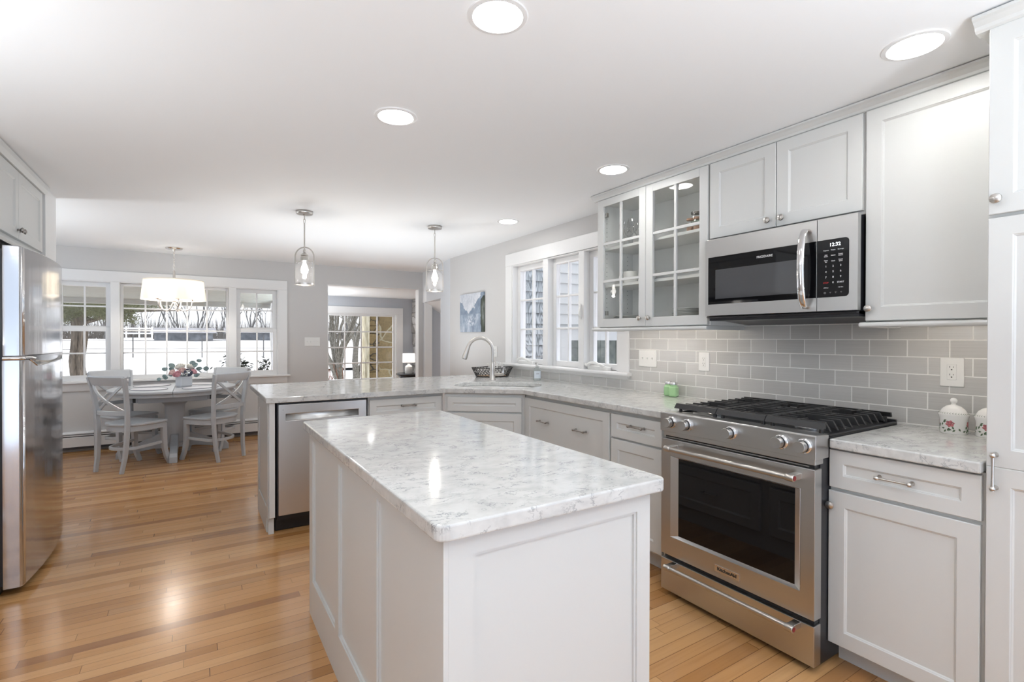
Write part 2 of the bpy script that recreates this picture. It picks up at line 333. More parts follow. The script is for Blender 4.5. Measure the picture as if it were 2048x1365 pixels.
M['ptext'] = pm('white_print', (0.75, 0.76, 0.76), 0.5)
M['rtext'] = pm('red_print', (0.42, 0.02, 0.02), 0.5)
M['gtext'] = pm('grey_print', (0.10, 0.10, 0.10), 0.5)
M['redmark'] = pm('red_medallion', (0.25, 0.02, 0.025), 0.3)
M['painting'] = painting_mat()
M['paintedge'] = pm('canvas_edge', (0.10, 0.13, 0.17), 0.7)
M['wire'] = pm('black_wire', (0.025, 0.024, 0.024), 0.5)
M['cork'] = pm('basket_base', (0.35, 0.24, 0.15), 0.8)
M['soap'] = pm('clear_soap', (0.88, 0.95, 0.96), 0.04, trans=0.8, ior=1.25)
M['label'] = pm('soap_label', (0.70, 0.76, 0.82), 0.4)
M['mat'] = pm('placemat_white', (0.72, 0.72, 0.75), 0.7, bump=0.3, bscale=400)
M['matedge'] = pm('placemat_edge', (0.28, 0.28, 0.32), 0.7)
M['planter'] = pm('pale_ceramic', (0.66, 0.68, 0.71), 0.35)
M['pink'] = pm('pink_petals', (0.72, 0.38, 0.42), 0.6, var=0.25, vscale=60)
M['blush'] = pm('blush_petals', (0.76, 0.55, 0.52), 0.6, var=0.2, vscale=60)
M['cream'] = pm('cream_petals', (0.78, 0.76, 0.70), 0.6, var=0.12, vscale=60)
M['navy'] = pm('navy_berries', (0.055, 0.06, 0.10), 0.4)
M['euca'] = pm('eucalyptus_leaf', (0.20, 0.27, 0.27), 0.55, var=0.3, vscale=25)
M['darkwood'] = pm('dark_wood', (0.025, 0.027, 0.033), 0.25)
M['silver'] = pm('silver', (0.75, 0.75, 0.76), 0.15, 1.0)
M['copper'] = pm('copper_bits', (0.55, 0.33, 0.22), 0.4)
M['greenlid'] = pm('pale_green_glass', (0.40, 0.52, 0.42), 0.2)
M['coral'] = pm('white_coral', (0.80, 0.80, 0.79), 0.6)
M['leafprint'] = pm('green_print', (0.08, 0.13, 0.07), 0.3)
M['roseprint'] = pm('rose_print', (0.42, 0.13, 0.14), 0.3, var=0.6, vscale=160)
M['snow'] = pm('snow', (0.48, 0.485, 0.495), 0.9, bump=0.4, bscale=1.2)
M['road'] = pm('slushy_road', (0.31, 0.315, 0.32), 0.8, var=0.2, vscale=1.0)
M['porch'] = pm('porch_ceiling_paint', (0.40, 0.43, 0.405), 0.8)
M['porchbeam'] = pm('porch_beam_paint', (0.52, 0.54, 0.52), 0.7)
M['cedarbark'] = bark_mat('cedar_bark', (0.07, 0.056, 0.044), (0.21, 0.168, 0.128), 0.10, 45)
M['cedar'] = pm('cedar_foliage', (0.115, 0.118, 0.055), 0.8, var=0.55, vscale=2.5)
M['bark'] = bark_mat('grey_bark', (0.16, 0.15, 0.13), (0.34, 0.33, 0.30), 0.5, 45)
M['palebark'] = bark_mat('pale_bark', (0.28, 0.275, 0.26), (0.42, 0.41, 0.395), 0.3, 8)
M['farbark'] = bark_mat('far_bark', (0.09, 0.085, 0.08), (0.15, 0.14, 0.13), 0.4, 4)
M['brush'] = pm('far_brush', (0.12, 0.105, 0.09), 0.95, var=0.35, vscale=0.8)
M['holly'] = pm('holly_leaf', (0.02, 0.026, 0.014), 0.4, var=0.6, vscale=8)
M['logpost'] = bark_mat('pale_log', (0.42, 0.37, 0.25), (0.70, 0.65, 0.50), 0.12, 30)
M['brownstone'] = flagstone_mat('warm_stone', [(0.17, 0.12, 0.055), (0.28, 0.205, 0.10), (0.22, 0.17, 0.09), (0.33, 0.25, 0.13)], 1.9, (0.36, 0.32, 0.22), 0.022)
M['edgestone'] = flagstone_mat('rough_brown_stone', [(0.14, 0.10, 0.045), (0.24, 0.17, 0.075), (0.19, 0.135, 0.06)], 5.0, (0.05, 0.04, 0.025), 0.05)
M['hearth'] = flagstone_mat('pale_fieldstone', [(0.42, 0.41, 0.40), (0.62, 0.61, 0.60), (0.33, 0.32, 0.31), (0.70, 0.69, 0.68)], 3.2, (0.30, 0.29, 0.28), 0.03)
M['shingle'] = shingle_mat()
M['clap'] = pm('white_clapboard', (0.45, 0.445, 0.43), 0.6)
M['extwin'] = pm('dark_outside_window', (0.075, 0.08, 0.06), 0.08, spec=0.6, var=0.5, vscale=9)
M['farhouse'] = pm('far_building', (0.15, 0.152, 0.158), 0.9, var=0.5, vscale=1.6)
M['farroof'] = pm('far_roof', (0.13, 0.13, 0.14), 0.9, var=0.3, vscale=1.0)
M['farwhite'] = pm('far_white_paint', (0.80, 0.80, 0.79), 0.9)
M['fence'] = pm('fence_dark', (0.09, 0.085, 0.08), 0.8)
M['redbrush'] = pm('red_brown_stems', (0.30, 0.16, 0.11), 0.9)

# ------------------------------------------------------------------ mesh building
class MB:
    def __init__(s): s.v = []; s.f = []; s.sm = []; s.T = None
    def add(s, vs, fs, smooth=False):
        o = len(s.v)
        for p in vs:
            p = Vector(p)
            s.v.append(tuple(s.T @ p) if s.T is not None else tuple(p))
        for f in fs: s.f.append(tuple(i+o for i in f)); s.sm.append(smooth)
        return s
    def box(s, x0, x1, y0, y1, z0, z1):
        if x0 > x1: x0, x1 = x1, x0
        if y0 > y1: y0, y1 = y1, y0
        if z0 > z1: z0, z1 = z1, z0
        return s.add([(x0,y0,z0),(x1,y0,z0),(x1,y1,z0),(x0,y1,z0),(x0,y0,z1),(x1,y0,z1),(x1,y1,z1),(x0,y1,z1)],
                     [(0,3,2,1),(4,5,6,7),(0,1,5,4),(1,2,6,5),(2,3,7,6),(3,0,4,7)])
    def prism(s, pts, z0, z1, smooth=False):
        n = len(pts)
        a = sum(pts[i][0]*pts[(i+1)%n][1]-pts[(i+1)%n][0]*pts[i][1] for i in range(n))
        if a < 0: pts = pts[::-1]
        vs = [(x,y,z0) for x,y in pts]+[(x,y,z1) for x,y in pts]
        s.add(vs, [tuple(range(n-1,-1,-1)), tuple(range(n,2*n))])
        o = len(s.v)-2*n
        for i in range(n):
            j = (i+1)%n; s.f.append((o+i,o+j,o+n+j,o+n+i)); s.sm.append(smooth)
        return s
    def extr(s, prof, x0, x1):            # profile in (y, z), swept along x
        n = len(prof)
        a = sum(prof[i][0]*prof[(i+1)%n][1]-prof[(i+1)%n][0]*prof[i][1] for i in range(n))
        if a < 0: prof = prof[::-1]
        vs = [(x0,y,z) for y,z in prof]+[(x1,y,z) for y,z in prof]
        return s.add(vs, [tuple(range(n-1,-1,-1)), tuple(range(n,2*n))]+[(i,(i+1)%n,n+(i+1)%n,n+i) for i in range(n)])
    def lathe(s, prof, c=(0,0,0), n=24, axis='z', smooth=True, sx=1.0, sy=1.0, close=True):
        vs = []; fs = []
        for r, h in prof:
            for k in range(n):
                a = 2*PI*k/n; x, y = r*math.cos(a)*sx, r*math.sin(a)*sy
                p = (x, y, h) if axis == 'z' else ((x, h, -y) if axis == 'y' else (h, x, y))
                vs.append((p[0]+c[0], p[1]+c[1], p[2]+c[2]))
        m = len(prof)
        for i in range(m-1):
            for k in range(n):
                k2 = (k+1)%n; fs.append((i*n+k, i*n+k2, (i+1)*n+k2, (i+1)*n+k))
        s.add(vs, fs, smooth)
        o = len(s.v)-len(vs)
        if close:
            if prof[0][0] > 1e-6: s.f.append(tuple(o+k for k in range(n-1,-1,-1))); s.sm.append(False)
            if prof[-1][0] > 1e-6: s.f.append(tuple(o+(m-1)*n+k for k in range(n))); s.sm.append(False)
        return s
    def sweep(s, path, sec, smooth=True, caps=True, up=None, scales=None, closed=False):
        P = [Vector(p) for p in path]; n = len(sec); m = len(P); vs = []
        T = []
        for i in range(m):
            a = P[(i-1) % m] if (closed or i > 0) else P[i]; b = P[(i+1) % m] if (closed or i < m-1) else P[i]
            d = (b-a); T.append(d.normalized() if d.length > 1e-9 else Vector((0,0,1)))
        if up is None:
            u = Vector((0,0,1)) if abs(T[0].z) < 0.9 else Vector((0,1,0))
        else: u = Vector(up)
        for i in range(m):
            if up is not None: u = Vector(up)
            w = u - T[i]*u.dot(T[i])
            if w.length < 1e-5: w = Vector((1,0,0)) - T[i]*T[i].x
            w.normalize(); u = w; r = T[i].cross(w)
            k = scales[i] if scales else 1.0
            for a, b in sec: vs.append(tuple(P[i] + r*(a*k) + w*(b*k)))
        fs = []
        for i in range(m if closed else m-1):
            i2 = (i+1) % m
            for k in range(n):
                k2 = (k+1) % n; fs.append((i*n+k, i*n+k2, i2*n+k2, i2*n+k))
        s.add(vs, fs, smooth)
        if caps and not closed:
            o = len(s.v)-len(vs); s.f.append(tuple(o+k for k in range(n-1,-1,-1))); s.sm.append(False)
            s.f.append(tuple(o+(m-1)*n+k for k in range(n))); s.sm.append(False)
        return s
    def tube(s, path, r, n=10, closed=False, scales=None):
        sec = [(r*math.cos(2*PI*k/n), r*math.sin(2*PI*k/n)) for k in range(n)]
        return s.sweep(path, sec, True, True, None, scales, closed)
    def bar(s, path, w, h, up=(0,0,1), scales=None):
        sec = [(-w/2,-h/2),(w/2,-h/2),(w/2,h/2),(-w/2,h/2)]
        return s.sweep(path, sec, False, True, up, scales)
    def ball(s, c, r, n=12, m=8, sc=(1,1,1)):
        prof = [(max(1e-7, math.sin(PI*i/m)), -math.cos(PI*i/m)) for i in range(m+1)]
        vs = []; fs = []
        for a, h in prof:
            for k in range(n):
                t = 2*PI*k/n; vs.append((c[0]+r*a*math.cos(t)*sc[0], c[1]+r*a*math.sin(t)*sc[1], c[2]+r*h*sc[2]))
        for i in range(m):
            for k in range(n):
                k2 = (k+1)%n; fs.append((i*n+k, i*n+k2, (i+1)*n+k2, (i+1)*n+k))
        return s.add(vs, fs, True)

def obj(name, mb, mat, parent=None, bevel=0.0, seg=2, label=None):
    me = bpy.data.meshes.new(name); me.from_pydata(mb.v, [], mb.f); me.update()
    me.polygons.foreach_set('use_smooth', mb.sm)
    bm = bmesh.new(); bm.from_mesh(me); bmesh.ops.remove_doubles(bm, verts=bm.verts, dist=1e-6)
    bmesh.ops.recalc_face_normals(bm, faces=bm.faces)
    for e in bm.edges:
        if len(e.link_faces) == 2 and e.calc_face_angle(0) > 0.72: e.smooth = False
    bm.to_mesh(me); bm.free()
    me.materials.append(mat)
    o = bpy.data.objects.new(name, me); COL.objects.link(o)
    if parent is not None: o.parent = parent
    if bevel:
        b = o.modifiers.new('bevel', 'BEVEL'); b.width = bevel; b.segments = seg; b.limit_method = 'ANGLE'; b.angle_limit = math.radians(45); b.harden_normals = False
        b.use_clamp_overlap = True
    if label: o['label'] = label
    return o
def thing(name, label, cat, loc=(0,0,0), rotz=0.0, group=None):
    o = bpy.data.objects.new(name, None); COL.objects.link(o); o.location = loc; o.rotation_euler = (0,0,rotz)
    o.empty_display_size = 0.05
    o['label'] = label; o['category'] = cat
    if group: o['group'] = group
    return o
def tag(o, label, cat, group=None, kind=None):
    o['label'] = label; o['category'] = cat
    if group: o['group'] = group
    if kind: o['kind'] = kind
    return o
def struct(name, mb, mat, parent=None, bevel=0.0):
    o = obj(name, mb, mat, parent, bevel)
    if parent is None: o['kind'] = 'structure'
    return o
def sthing(name, loc=(0,0,0), rotz=0.0):
    o = bpy.data.objects.new(name, None); COL.objects.link(o); o.location = loc; o.rotation_euler = (0,0,rotz); o['kind'] = 'structure'; return o
def dup(root, loc, rotz=None, label=None, group=None, scale=None):
    r = root.copy(); COL.objects.link(r); r.location = loc
    if rotz is not None: r.rotation_euler = (0,0,rotz)
    if scale: r.scale = (scale, scale, scale)
    if label: r['label'] = label
    if group: r['group'] = group
    for ch in list(root.children):
        c = ch.copy(); COL.objects.link(c); c.parent = r
        for g in list(ch.children):
            d = g.copy(); COL.objects.link(d); d.parent = c
    return r
def text(name, body, size, mat, parent, x, y, z, align='CENTER', depth=0.0004, rot=0.0, bold=0.0):
    cu = bpy.data.curves.new(name, 'FONT'); cu.body = body; cu.size = size; cu.align_x = align; cu.align_y = 'CENTER'; cu.extrude = depth; cu.offset = bold; cu.resolution_u = 3
    ob = bpy.data.objects.new(name, cu); COL.objects.link(ob)
    dg = bpy.context.evaluated_depsgraph_get(); me = bpy.data.meshes.new_from_object(ob.evaluated_get(dg))
    bpy.data.objects.remove(ob)
    me.transform(Matrix.Translation((x, y, z)) @ Matrix.Rotation(rot, 4, 'Y') @ Matrix.Rotation(PI/2, 4, 'X'))
    me.materials.clear(); me.materials.append(mat)
    o = bpy.data.objects.new(name, me); COL.objects.link(o); o.parent = parent; return o

def shaker(mb, x0, x1, z0, z1, yb=0.0, th=0.02, rail=0.058, rec=0.008, bv=0.008):
    yf = yb - th
    def rect(i, y): return [(x0+i, y, z0+i), (x1-i, y, z0+i), (x1-i, y, z1-i), (x0+i, y, z1-i)]
    c = 0.002
    vs = rect(0, yb) + rect(0, yf+c) + rect(c, yf) + rect(rail, yf) + rect(rail+bv*0.35, yf+rec*0.45) + rect(rail+bv*0.5, yf+rec*0.45) + rect(rail+bv, yf+rec)
    fs = [(3,2,1,0)]
    for k in range(6):
        o, p = 4*k, 4*k+4
        for i in range(4):
            j = (i+1) % 4; fs.append((o+i, o+j, p+j, p+i))
    fs.append((24, 25, 26, 27))
    return mb.add(vs, fs)
def ring_frame(mb, x0, x1, z0, z1, a0, a1, b0, b1, y0, y1):
    # a plate with a rectangular hole as one connected piece
    O = [(x0, z0), (x1, z0), (x1, z1), (x0, z1)]; I = [(a0, b0), (a1, b0), (a1, b1), (a0, b1)]
    vs = [(x, y, z) for y in (y0, y1) for L in (O, I) for x, z in L]; fs = []
    for i in range(4):
        j = (i+1) % 4
        fs += [(i, j, 4+j, 4+i), (8+i, 12+i, 12+j, 8+j), (i, 8+i, 8+j, j), (4+i, 4+j, 12+j, 12+i)]
    return mb.add(vs, fs)
def knob(parent, x, z, y=-0.02, r=0.016, mat=None):
    m = MB(); m.lathe([(0.0055, 0), (0.0055, -0.012), (0.011, -0.016), (r, -0.021), (r*0.92, -0.026), (r*0.5, -0.0295), (0.0001, -0.0305)], (x, y, z), 18, 'y')
    return obj('knob', m, mat or M['nickel'], parent)
def pull(parent, x, z, L=0.108, y=-0.02, vert=False, mat=None):
    m = MB(); h = L/2
    for sgn in (-1, 1):
        px, pz = (x, z+sgn*h) if vert else (x+sgn*h, z)
        m.lathe([(0.0085, 0), (0.0065, -0.004), (0.0045, -0.012), (0.0045, -0.020), (0.0072, -0.024), (0.0075, -0.030), (0.004, -0.034), (0.0001, -0.035)], (px, y, pz), 14, 'y')
    a = (x, y-0.026, z-h-0.008) if vert else (x-h-0.008, y-0.026, z); b = (x, y-0.026, z+h+0.008) if vert else (x+h+0.008, y-0.026, z)
    pts = [Vector(a).lerp(Vector(b), k/8) for k in range(9)]
    m.tube(pts, 0.0048, 10, scales=[1.3, 1.0, .85, .8, .8, .8, .85, 1.0, 1.3])
    return obj('pull_handle', m, mat or M['nickel'], parent)
def tree_branches(mb, p, d, L, r, depth, rng, spread=0.55, n=6, nch=(2, 3), shrink=0.72):
    steps = 4; path = [Vector(p)]; dd = Vector(d).normalized()
    for i in range(steps):
        dd = (dd + Vector((rng.uniform(-.16,.16), rng.uniform(-.16,.16), rng.uniform(-.06,.10)))).normalized()
        path.append(path[-1] + dd*(L/steps))
    mb.tube(path, r, n, scales=[1-0.09*i for i in range(steps+1)])
    if depth <= 0: return
    for k in range(rng.randint(*nch)):
        nd = (dd + Vector((rng.uniform(-1,1), rng.uniform(-1,1), rng.uniform(-.25,.55)))*spread).normalized()
        st = path[-1] if k == 0 else path[rng.randint(2, steps)]
        tree_branches(mb, st, nd, L*shrink*rng.uniform(.8,1.15), r*0.62, depth-1, rng, spread, max(4, n-1), nch, shrink)

# ================================================================== SETTING
CEIL = 2.34; XR = 2.805; YB = 7.5
struct('floor', MB().box(-2.4, 4.2, -1.5, 10.2, -0.05, 0), M['oak'])
struct('ceiling', MB().box(-2.4, 3.3, -1.6, 7.62, CEIL, CEIL+0.1), M['ceil'])
struct('ceiling_sunroom', MB().box(1.2, 4.2, 7.62, 10.3, 2.125, 2.2), M['ceil'])
w = MB()
w.box(XR, 2.965, -1.5, 2.88, 0, CEIL); w.box(XR, 2.965, 4.43, 5.96, 0, CEIL); w.box(XR, 2.965, 2.88, 4.43, 0, 1.03); w.box(XR, 2.965, 2.88, 4.43, 2.06, CEIL)
struct('wall_right', w, M['wall'])
w = MB()
w.box(-2.3, -1.34, YB, 7.62, 0, CEIL); w.box(0.951, 1.6, YB, 7.62, 0, CEIL); w.box(-1.34, 0.951, YB, 7.62, 0, 0.80); w.box(-1.34, 0.951, YB, 7.62, 1.958, CEIL)
w.box(1.6, 2.985, YB, 7.62, 2.072, CEIL); w.box(2.985, 3.25, YB, 7.62, 0, CEIL)
struct('wall_back', w, M['wall'])
struct('trim_1', MB().box(1.6005, 1.606, YB-0.003, 7.623, 0, 2.066).box(2.978, 2.9845, YB-0.003, 7.623, 0, 2.066).box(1.6005, 2.9845, YB-0.003, 7.623, 2.0662, 2.0715), M['trim'])
# angled wall between the window wall and the back wall, with the doorway to the stairs
A = Vector((XR, 5.96)); B = Vector((3.06, YB)); dAB = (B-A); LAB = dAB.length; dAB.normalize(); nAB = Vector((dAB.y, -dAB.x))
def aw(mb, s0, s1, z0, z1, t0=0.0, t1=0.11):
    p = [A+dAB*s0+nAB*t0, A+dAB*s1+nAB*t0, A+dAB*s1+nAB*t1, A+dAB*s0+nAB*t1]
    mb.prism([(q.x, q.y) for q in p], z0, z1)
s0 = (Vector((2.882, 6.426))-A).length; s1 = (Vector((3.04, 7.39))-A).length
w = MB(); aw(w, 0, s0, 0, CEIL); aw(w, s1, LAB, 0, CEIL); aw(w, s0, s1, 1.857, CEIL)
struct('wall_corner', w, M['wall_lit'])
w = MB(); aw(w, s0+0.0003, s0+0.006, 0, 1.856, -0.004, 0.114); aw(w, s1-0.008, s1-0.0003, 0, 1.856, -0.006, 0.114)
struct('trim_2', w, M['trim'])
w = MB(); w.box(3.085, 4.3, 7.475, 7.615, 0, 2.3); w.box(4.3, 4.36, 6.2, 7.62, 0, 0.4)
struct('wall_stair', w, M['sun_wall'])
w = MB(); sl = -0.565
w.add([(2.9, 6.2, 1.82+sl*(2.9-3.127)), (4.3, 6.2, 1.82+sl*(4.3-3.127)), (4.3, 7.6, 1.82+sl*(4.3-3.127)), (3.06, 7.6, 1.82+sl*(3.06-3.127)),
       (2.9, 6.2, 2.34), (4.3, 6.2, 2.34), (4.3, 7.6, 2.34), (3.06, 7.6, 2.34)], [(0,1,2,3),(4,7,6,5),(0,4,5,1),(1,5,6,2),(2,6,7,3),(3,7,4,0)])
struct('ceiling_stair', w, M['ceil'])
# left side
struct('wall_left', MB().box(-1.72, -1.62, -1.5, 4.64, 0, CEIL), M['wall'])
struct('wall_left_return', MB().box(-2.4, -0.875, 4.645, 4.955, 0, CEIL), M['trim'])
struct('wall_dining_left', MB().box(-2.4, -2.3, 4.955, 7.62, 0, 0.8).box(-2.4, -2.3, 4.955, 5.2, 0.8, CEIL).box(-2.4, -2.3, 7.3, 7.62, 0.8, CEIL).box(-2.4, -2.3, 5.2, 7.3, 2.05, CEIL), M['wall'])
# unseen roof block, added to keep the bright back sky off the garden
w = MB(); w.extr([(-1.7, 2.46), (7.66, 2.46), (7.66, 2.56), (3.0, 6.0), (-1.7, 2.56)], -9.0, 3.2)
struct('ceiling_sky_block', w, M['ceil'])
# sunroom shell
w = MB(); w.box(1.2, 1.3, 7.62, 10.3, 0, 0.5); w.box(1.2, 1.3, 7.62, 7.9, 0.5, 2.125); w.box(1.2, 1.3, 10.0, 10.3, 0.5, 2.125); struct('wall_sunroom_left', w, M['sun_wall'])
w = MB(); w.box(1.3, 1.46, 10.2, 10.32, 0, 2.125); w.box(3.57, 4.2, 10.2, 10.32, 0, 2.125); w.box(1.46, 3.57, 10.2, 10.32, 0, 0.40); w.box(1.46, 3.57, 10.2, 10.32, 1.79, 2.125)
struct('wall_sunroom_back', w, M['sun_wall'])
struct('wall_sunroom_right', MB().box(4.12, 4.2, 7.62, 10.3, 0, 2.125), M['sun_wall'])
# stone chimney breast inside the sunroom
rng = random.Random(3)
w = MB(); y = 8.75
z = 0.0
while z < 2.12:
    h = min(rng.uniform(0.14, 0.30), 2.124-z); yy = 8.7 + rng.uniform(0, .1)
    while yy < 10.19:
        l = min(rng.uniform(0.2, 0.5), 10.195-yy)
        d = rng.uniform(0, 0.035)
        w.box(3.885+d, 4.1, yy+0.004, yy+l-0.004, z+0.003, z+h-0.003); yy += l
    z += h
w.box(3.93, 4.12, 8.7, 10.2, 0, 2.124)
o = obj('stone_chimney', w, M['hearth'], None, 0.018, 3); o['kind'] = 'structure'

# ---------------------------------------------------------------- windows
def sash(parent, x0, x1, z0, z1, y, st=0.035, cols=2, rows=2, mu=0.016, dep=0.035, name='sash', bot=None):
    bot = bot or st
    m = MB(); m.box(x0, x0+st, y, y+dep, z0, z1); m.box(x1-st, x1, y, y+dep, z0, z1); m.box(x0+st, x1-st, y, y+dep, z0, z0+bot); m.box(x0+st, x1-st, y, y+dep, z1-st, z1)
    gx0, gx1, gz0, gz1 = x0+st, x1-st, z0+bot, z1-st
    for i in range(1, cols):
        c = gx0+(gx1-gx0)*i/cols; m.box(c-mu/2, c+mu/2, y+0.006, y+dep-0.006, gz0, gz1)
    for i in range(1, rows):
        c = gz0+(gz1-gz0)*i/rows; m.box(gx0, gx1, y+0.0065, y+dep-0.0065, c-mu/2, c+mu/2)
    s = obj(name, m, M['trim'], parent, 0.002, 1)
    p = obj('pane', MB().box(gx0, gx1, y+dep/2-0.0015, y+dep/2+0.0015, gz0, gz1), M['pane'], s)
    return s
# window_1: triple window of the dining area
W1 = sthing('window_1', (0, YB, 0))
m = MB(); m.box(-1.47, 1.065, -0.022, 0, 1.958, 2.083); m.box(0.951, 1.065, -0.02, 0, 0.80, 1.958); m.box(-1.47, -1.34, -0.02, 0, 0.80, 1.958)
m.box(0.363, 0.453, -0.02, 0.06, 0.80, 1.958); m.box(-0.846, -0.758, -0.02, 0.06, 0.80, 1.958)
m.box(0.941, 0.951, -0.012, 0.10, 0.80, 1.958); m.box(-1.34, -1.33, -0.012, 0.10, 0.80, 1.958); m.box(-1.34, 0.951, -0.012, 0.10, 1.948, 1.958)
obj('casing', m, M['trim'], W1, 0.003, 1)
obj('window_sill', MB().box(-1.52, 1.10, -0.055, 0.11, 0.775, 0.802), M['trim'], W1, 0.006, 2)
obj('apron', MB().extr([(-0.03, 0.775), (0, 0.775), (0, 0.685), (-0.012, 0.685), (-0.018, 0.70)], -1.47, 1.065), M['trim'], W1)
for a, b in ((-1.33, -0.846), (0.453, 0.941)):
    sash(W1, a, b, 1.39, 1.948, 0.06, 0.05, 2, 2, 0.018)
    s = sash(W1, a, b, 0.802, 1.425, 0.02, 0.05, 2, 2, 0.018, bot=0.062)
    c = (a+b)/2; obj('sash_lock', MB().box(c-0.022, c+0.022, 0.018, 0.045, 1.425, 1.437).lathe([(0.012, 1.437), (0.012, 1.447), (0.004, 1.45)], (c, 0.03, 0), 12), M['trim'], s)
sash(W1, -0.758, 0.363, 0.802, 1.948, 0.035, 0.028, 5, 4, 0.018, bot=0.05)
# window_2: casements above the sink run
W2 = sthing('window_2', (XR, 4.43, 0), -PI/2)
m = MB(); Lw = 1.55
m.box(-0.125, Lw+0.125, -0.02, 0, 2.06, 2.187); m.box(-0.125, 0, -0.018, 0, 1.04, 2.06); m.box(Lw, Lw+0.125, -0.018, 0, 1.04, 2.06)
m.box(0, 0.012, -0.01, 0.15, 1.04, 2.06); m.box(Lw-0.012, Lw, -0.01, 0.15, 1.04, 2.06); m.box(0, Lw, -0.01, 0.15, 2.048, 2.06)
m.box(0.546, 0.628, -0.012, 0.10, 1.04, 2.05); m.box(1.07, 1.145, -0.012, 0.10, 1.04, 2.05)
obj('casing', m, M['trim'], W2, 0.003, 1)
obj('window_sill', MB().extr([(-0.062, 1.028), (-0.058, 1.018), (0, 1.018), (0.15, 1.018), (0.15, 1.045), (-0.05, 1.045), (-0.062, 1.038)], -0.18, Lw+0.15), M['trim'], W2, 0.003, 2)
obj('apron', MB().extr([(-0.035, 1.018), (0, 1.018), (0, 0.992), (-0.02, 0.992)], -0.14, Lw+0.125), M['trim'], W2)
for a, b, cr in ((0.012, 0.546, .20), (0.628, 1.07, None), (1.145, Lw-0.012, .14)):
    s = sash(W2, a, b, 1.046, 2.046, 0.05, 0.05, 2, 3, 0.016, 0.045)
    if cr:
        h = MB(); x = a+cr
        h.box(x-0.10, x+0.14, -0.005, 0.04, 1.045, 1.075)
        h.sweep([(x-0.13, 0.0, 1.085), (x-0.09, -0.02, 1.078), (x-0.05, -0.022, 1.10), (x, -0.02, 1.105), (x+0.06, -0.015, 1.09), (x+0.10, 0.0, 1.075)], [(.008*math.cos(k*PI/4)*1.5, .012*math.sin(k*PI/4)) for k in range(8)])
        obj('crank_handle', h, M['plastic'], s, 0.003, 2)
h = MB(); h.bar([(1.108, -0.014, 1.47), (1.108, -0.03, 1.50), (1.112, -0.028, 1.56), (1.10, -0.012, 1.60)], 0.012, 0.02, (1, 0, 0)); obj('sash_lever', h, M['plastic'], W2, 0.002)
# window_3: big divided window of the sunroom
W3 = sthing('window_3', (0, 10.2, 0))
m = MB(); m.box(1.33, 3.70, -0.022, 0, 1.79, 1.925); m.box(3.565, 3.70, -0.02, 0, 0.42, 1.79); m.box(1.33, 1.465, -0.02, 0, 0.42, 1.79); m.box(1.30, 3.73, -0.05, 0.1, 0.40, 0.43); m.box(1.33, 3.70, -0.018, 0, 0.30, 0.40)
m.box(3.54, 3.565, -0.01, 0.1, 0.43, 1.79); m.box(1.465, 1.49, -0.01, 0.1, 0.43, 1.79); m.box(1.465, 3.565, -0.01, 0.1, 1.775, 1.79)
obj('casing', m, M['trim'], W3, 0.003, 1)
sash(W3, 1.49, 3.54, 0.43, 1.785, 0.03, 0.045, 6, 4, 0.026)

# baseboard heater under the dining window
T = thing('baseboard_heater', 'long white baseboard heater with dark slots under dining window', 'heater', (0, YB, 0))
m = MB(); m.box(-2.2, 1.58, -0.012, -0.001, 0.02, 0.225); m.extr([(-0.07, 0.205), (-0.012, 0.222), (-0.012, 0.228), (-0.07, 0.212)], -2.2, 1.58)
obj('back_plate', m, M['trim'], T)
obj('front_panel', MB().extr([(-0.075, 0.168), (-0.07, 0.172), (-0.066, 0.168), (-0.066, 0.062), (-0.075, 0.062)], -2.2, 1.58), M['trim'], T)
obj('damper', MB().extr([(-0.071, 0.192), (-0.05, 0.197), (-0.05, 0.188), (-0.071, 0.183)], -2.2, 1.58), M['trim'], T)
obj('fin_core', MB().box(-2.19, 1.57, -0.058, -0.013, 0.03, 0.18), M['darkgrey'], T)
for x in (-2.2, 1.56): obj('end_cap', MB().box(x-0.003, x+0.023, -0.077, -0.0005, 0.0, 0.23), M['trim'], T)

# ================================================================== OUTDOORS
def gz(x, y):
    return -0.42 + max(0, min(1, (y-15)/45.0))*1.50
w = MB(); nx, ny = 40, 40; vs = []
for j in range(ny+1):
    for i in range(nx+1):
        x = -60+120*i/nx; y = 3 + 90*(j/ny)
        vs.append((x, y, gz(x, y) + 0.05*math.sin(x*.7+y*.3)*(1 if y > 14 else 0)))
fs = [(j*(nx+1)+i, j*(nx+1)+i+1, (j+1)*(nx+1)+i+1, (j+1)*(nx+1)+i) for j in range(ny) for i in range(nx)]
w.add(vs, fs, True); o = struct('floor_snow_ground', w, M['snow'])
rd = MB(); vs = []
for k in range(25):
    x = -16+32*k/24; y0 = 23.0+0.02*x*x*0.3
    vs += [(x, y0, gz(x, y0)+0.07), (x, y0+2.4, gz(x, y0+2.4)+0.07), (x, y0+2.4, gz(x, y0+2.4)-.1), (x, y0, gz(x, y0)-.1)]
rd.add(vs, [f for k in range(24) for f in ((4*k, 4*k+4, 4*k+5, 4*k+1), (4*k+2, 4*k+6, 4*k+7, 4*k+3))], True)
o = struct('floor_snowy_lane', rd, M['road'])
# porch outside the dining window
w = MB(); w.extr([(7.62, 2.26), (10.4, 1.935), (10.4, 2.02), (7.62, 2.40)], -6.0, 1.19)
for k in range(22):
    yy = 7.75+k*0.12; zz = 2.26-(yy-7.62)*0.1169
    w.box(-6.0, 1.19, yy, yy+0.004, zz-0.0015, zz+0.003)
struct('ceiling_porch', w, M['porch'])
struct('trim_porch_beam', MB().box(-6.0, 1.19, 10.4, 10.52, 1.855, 2.02).box(-6.0, 1.19, 10.36, 10.4, 1.90, 1.94), M['porchbeam'])
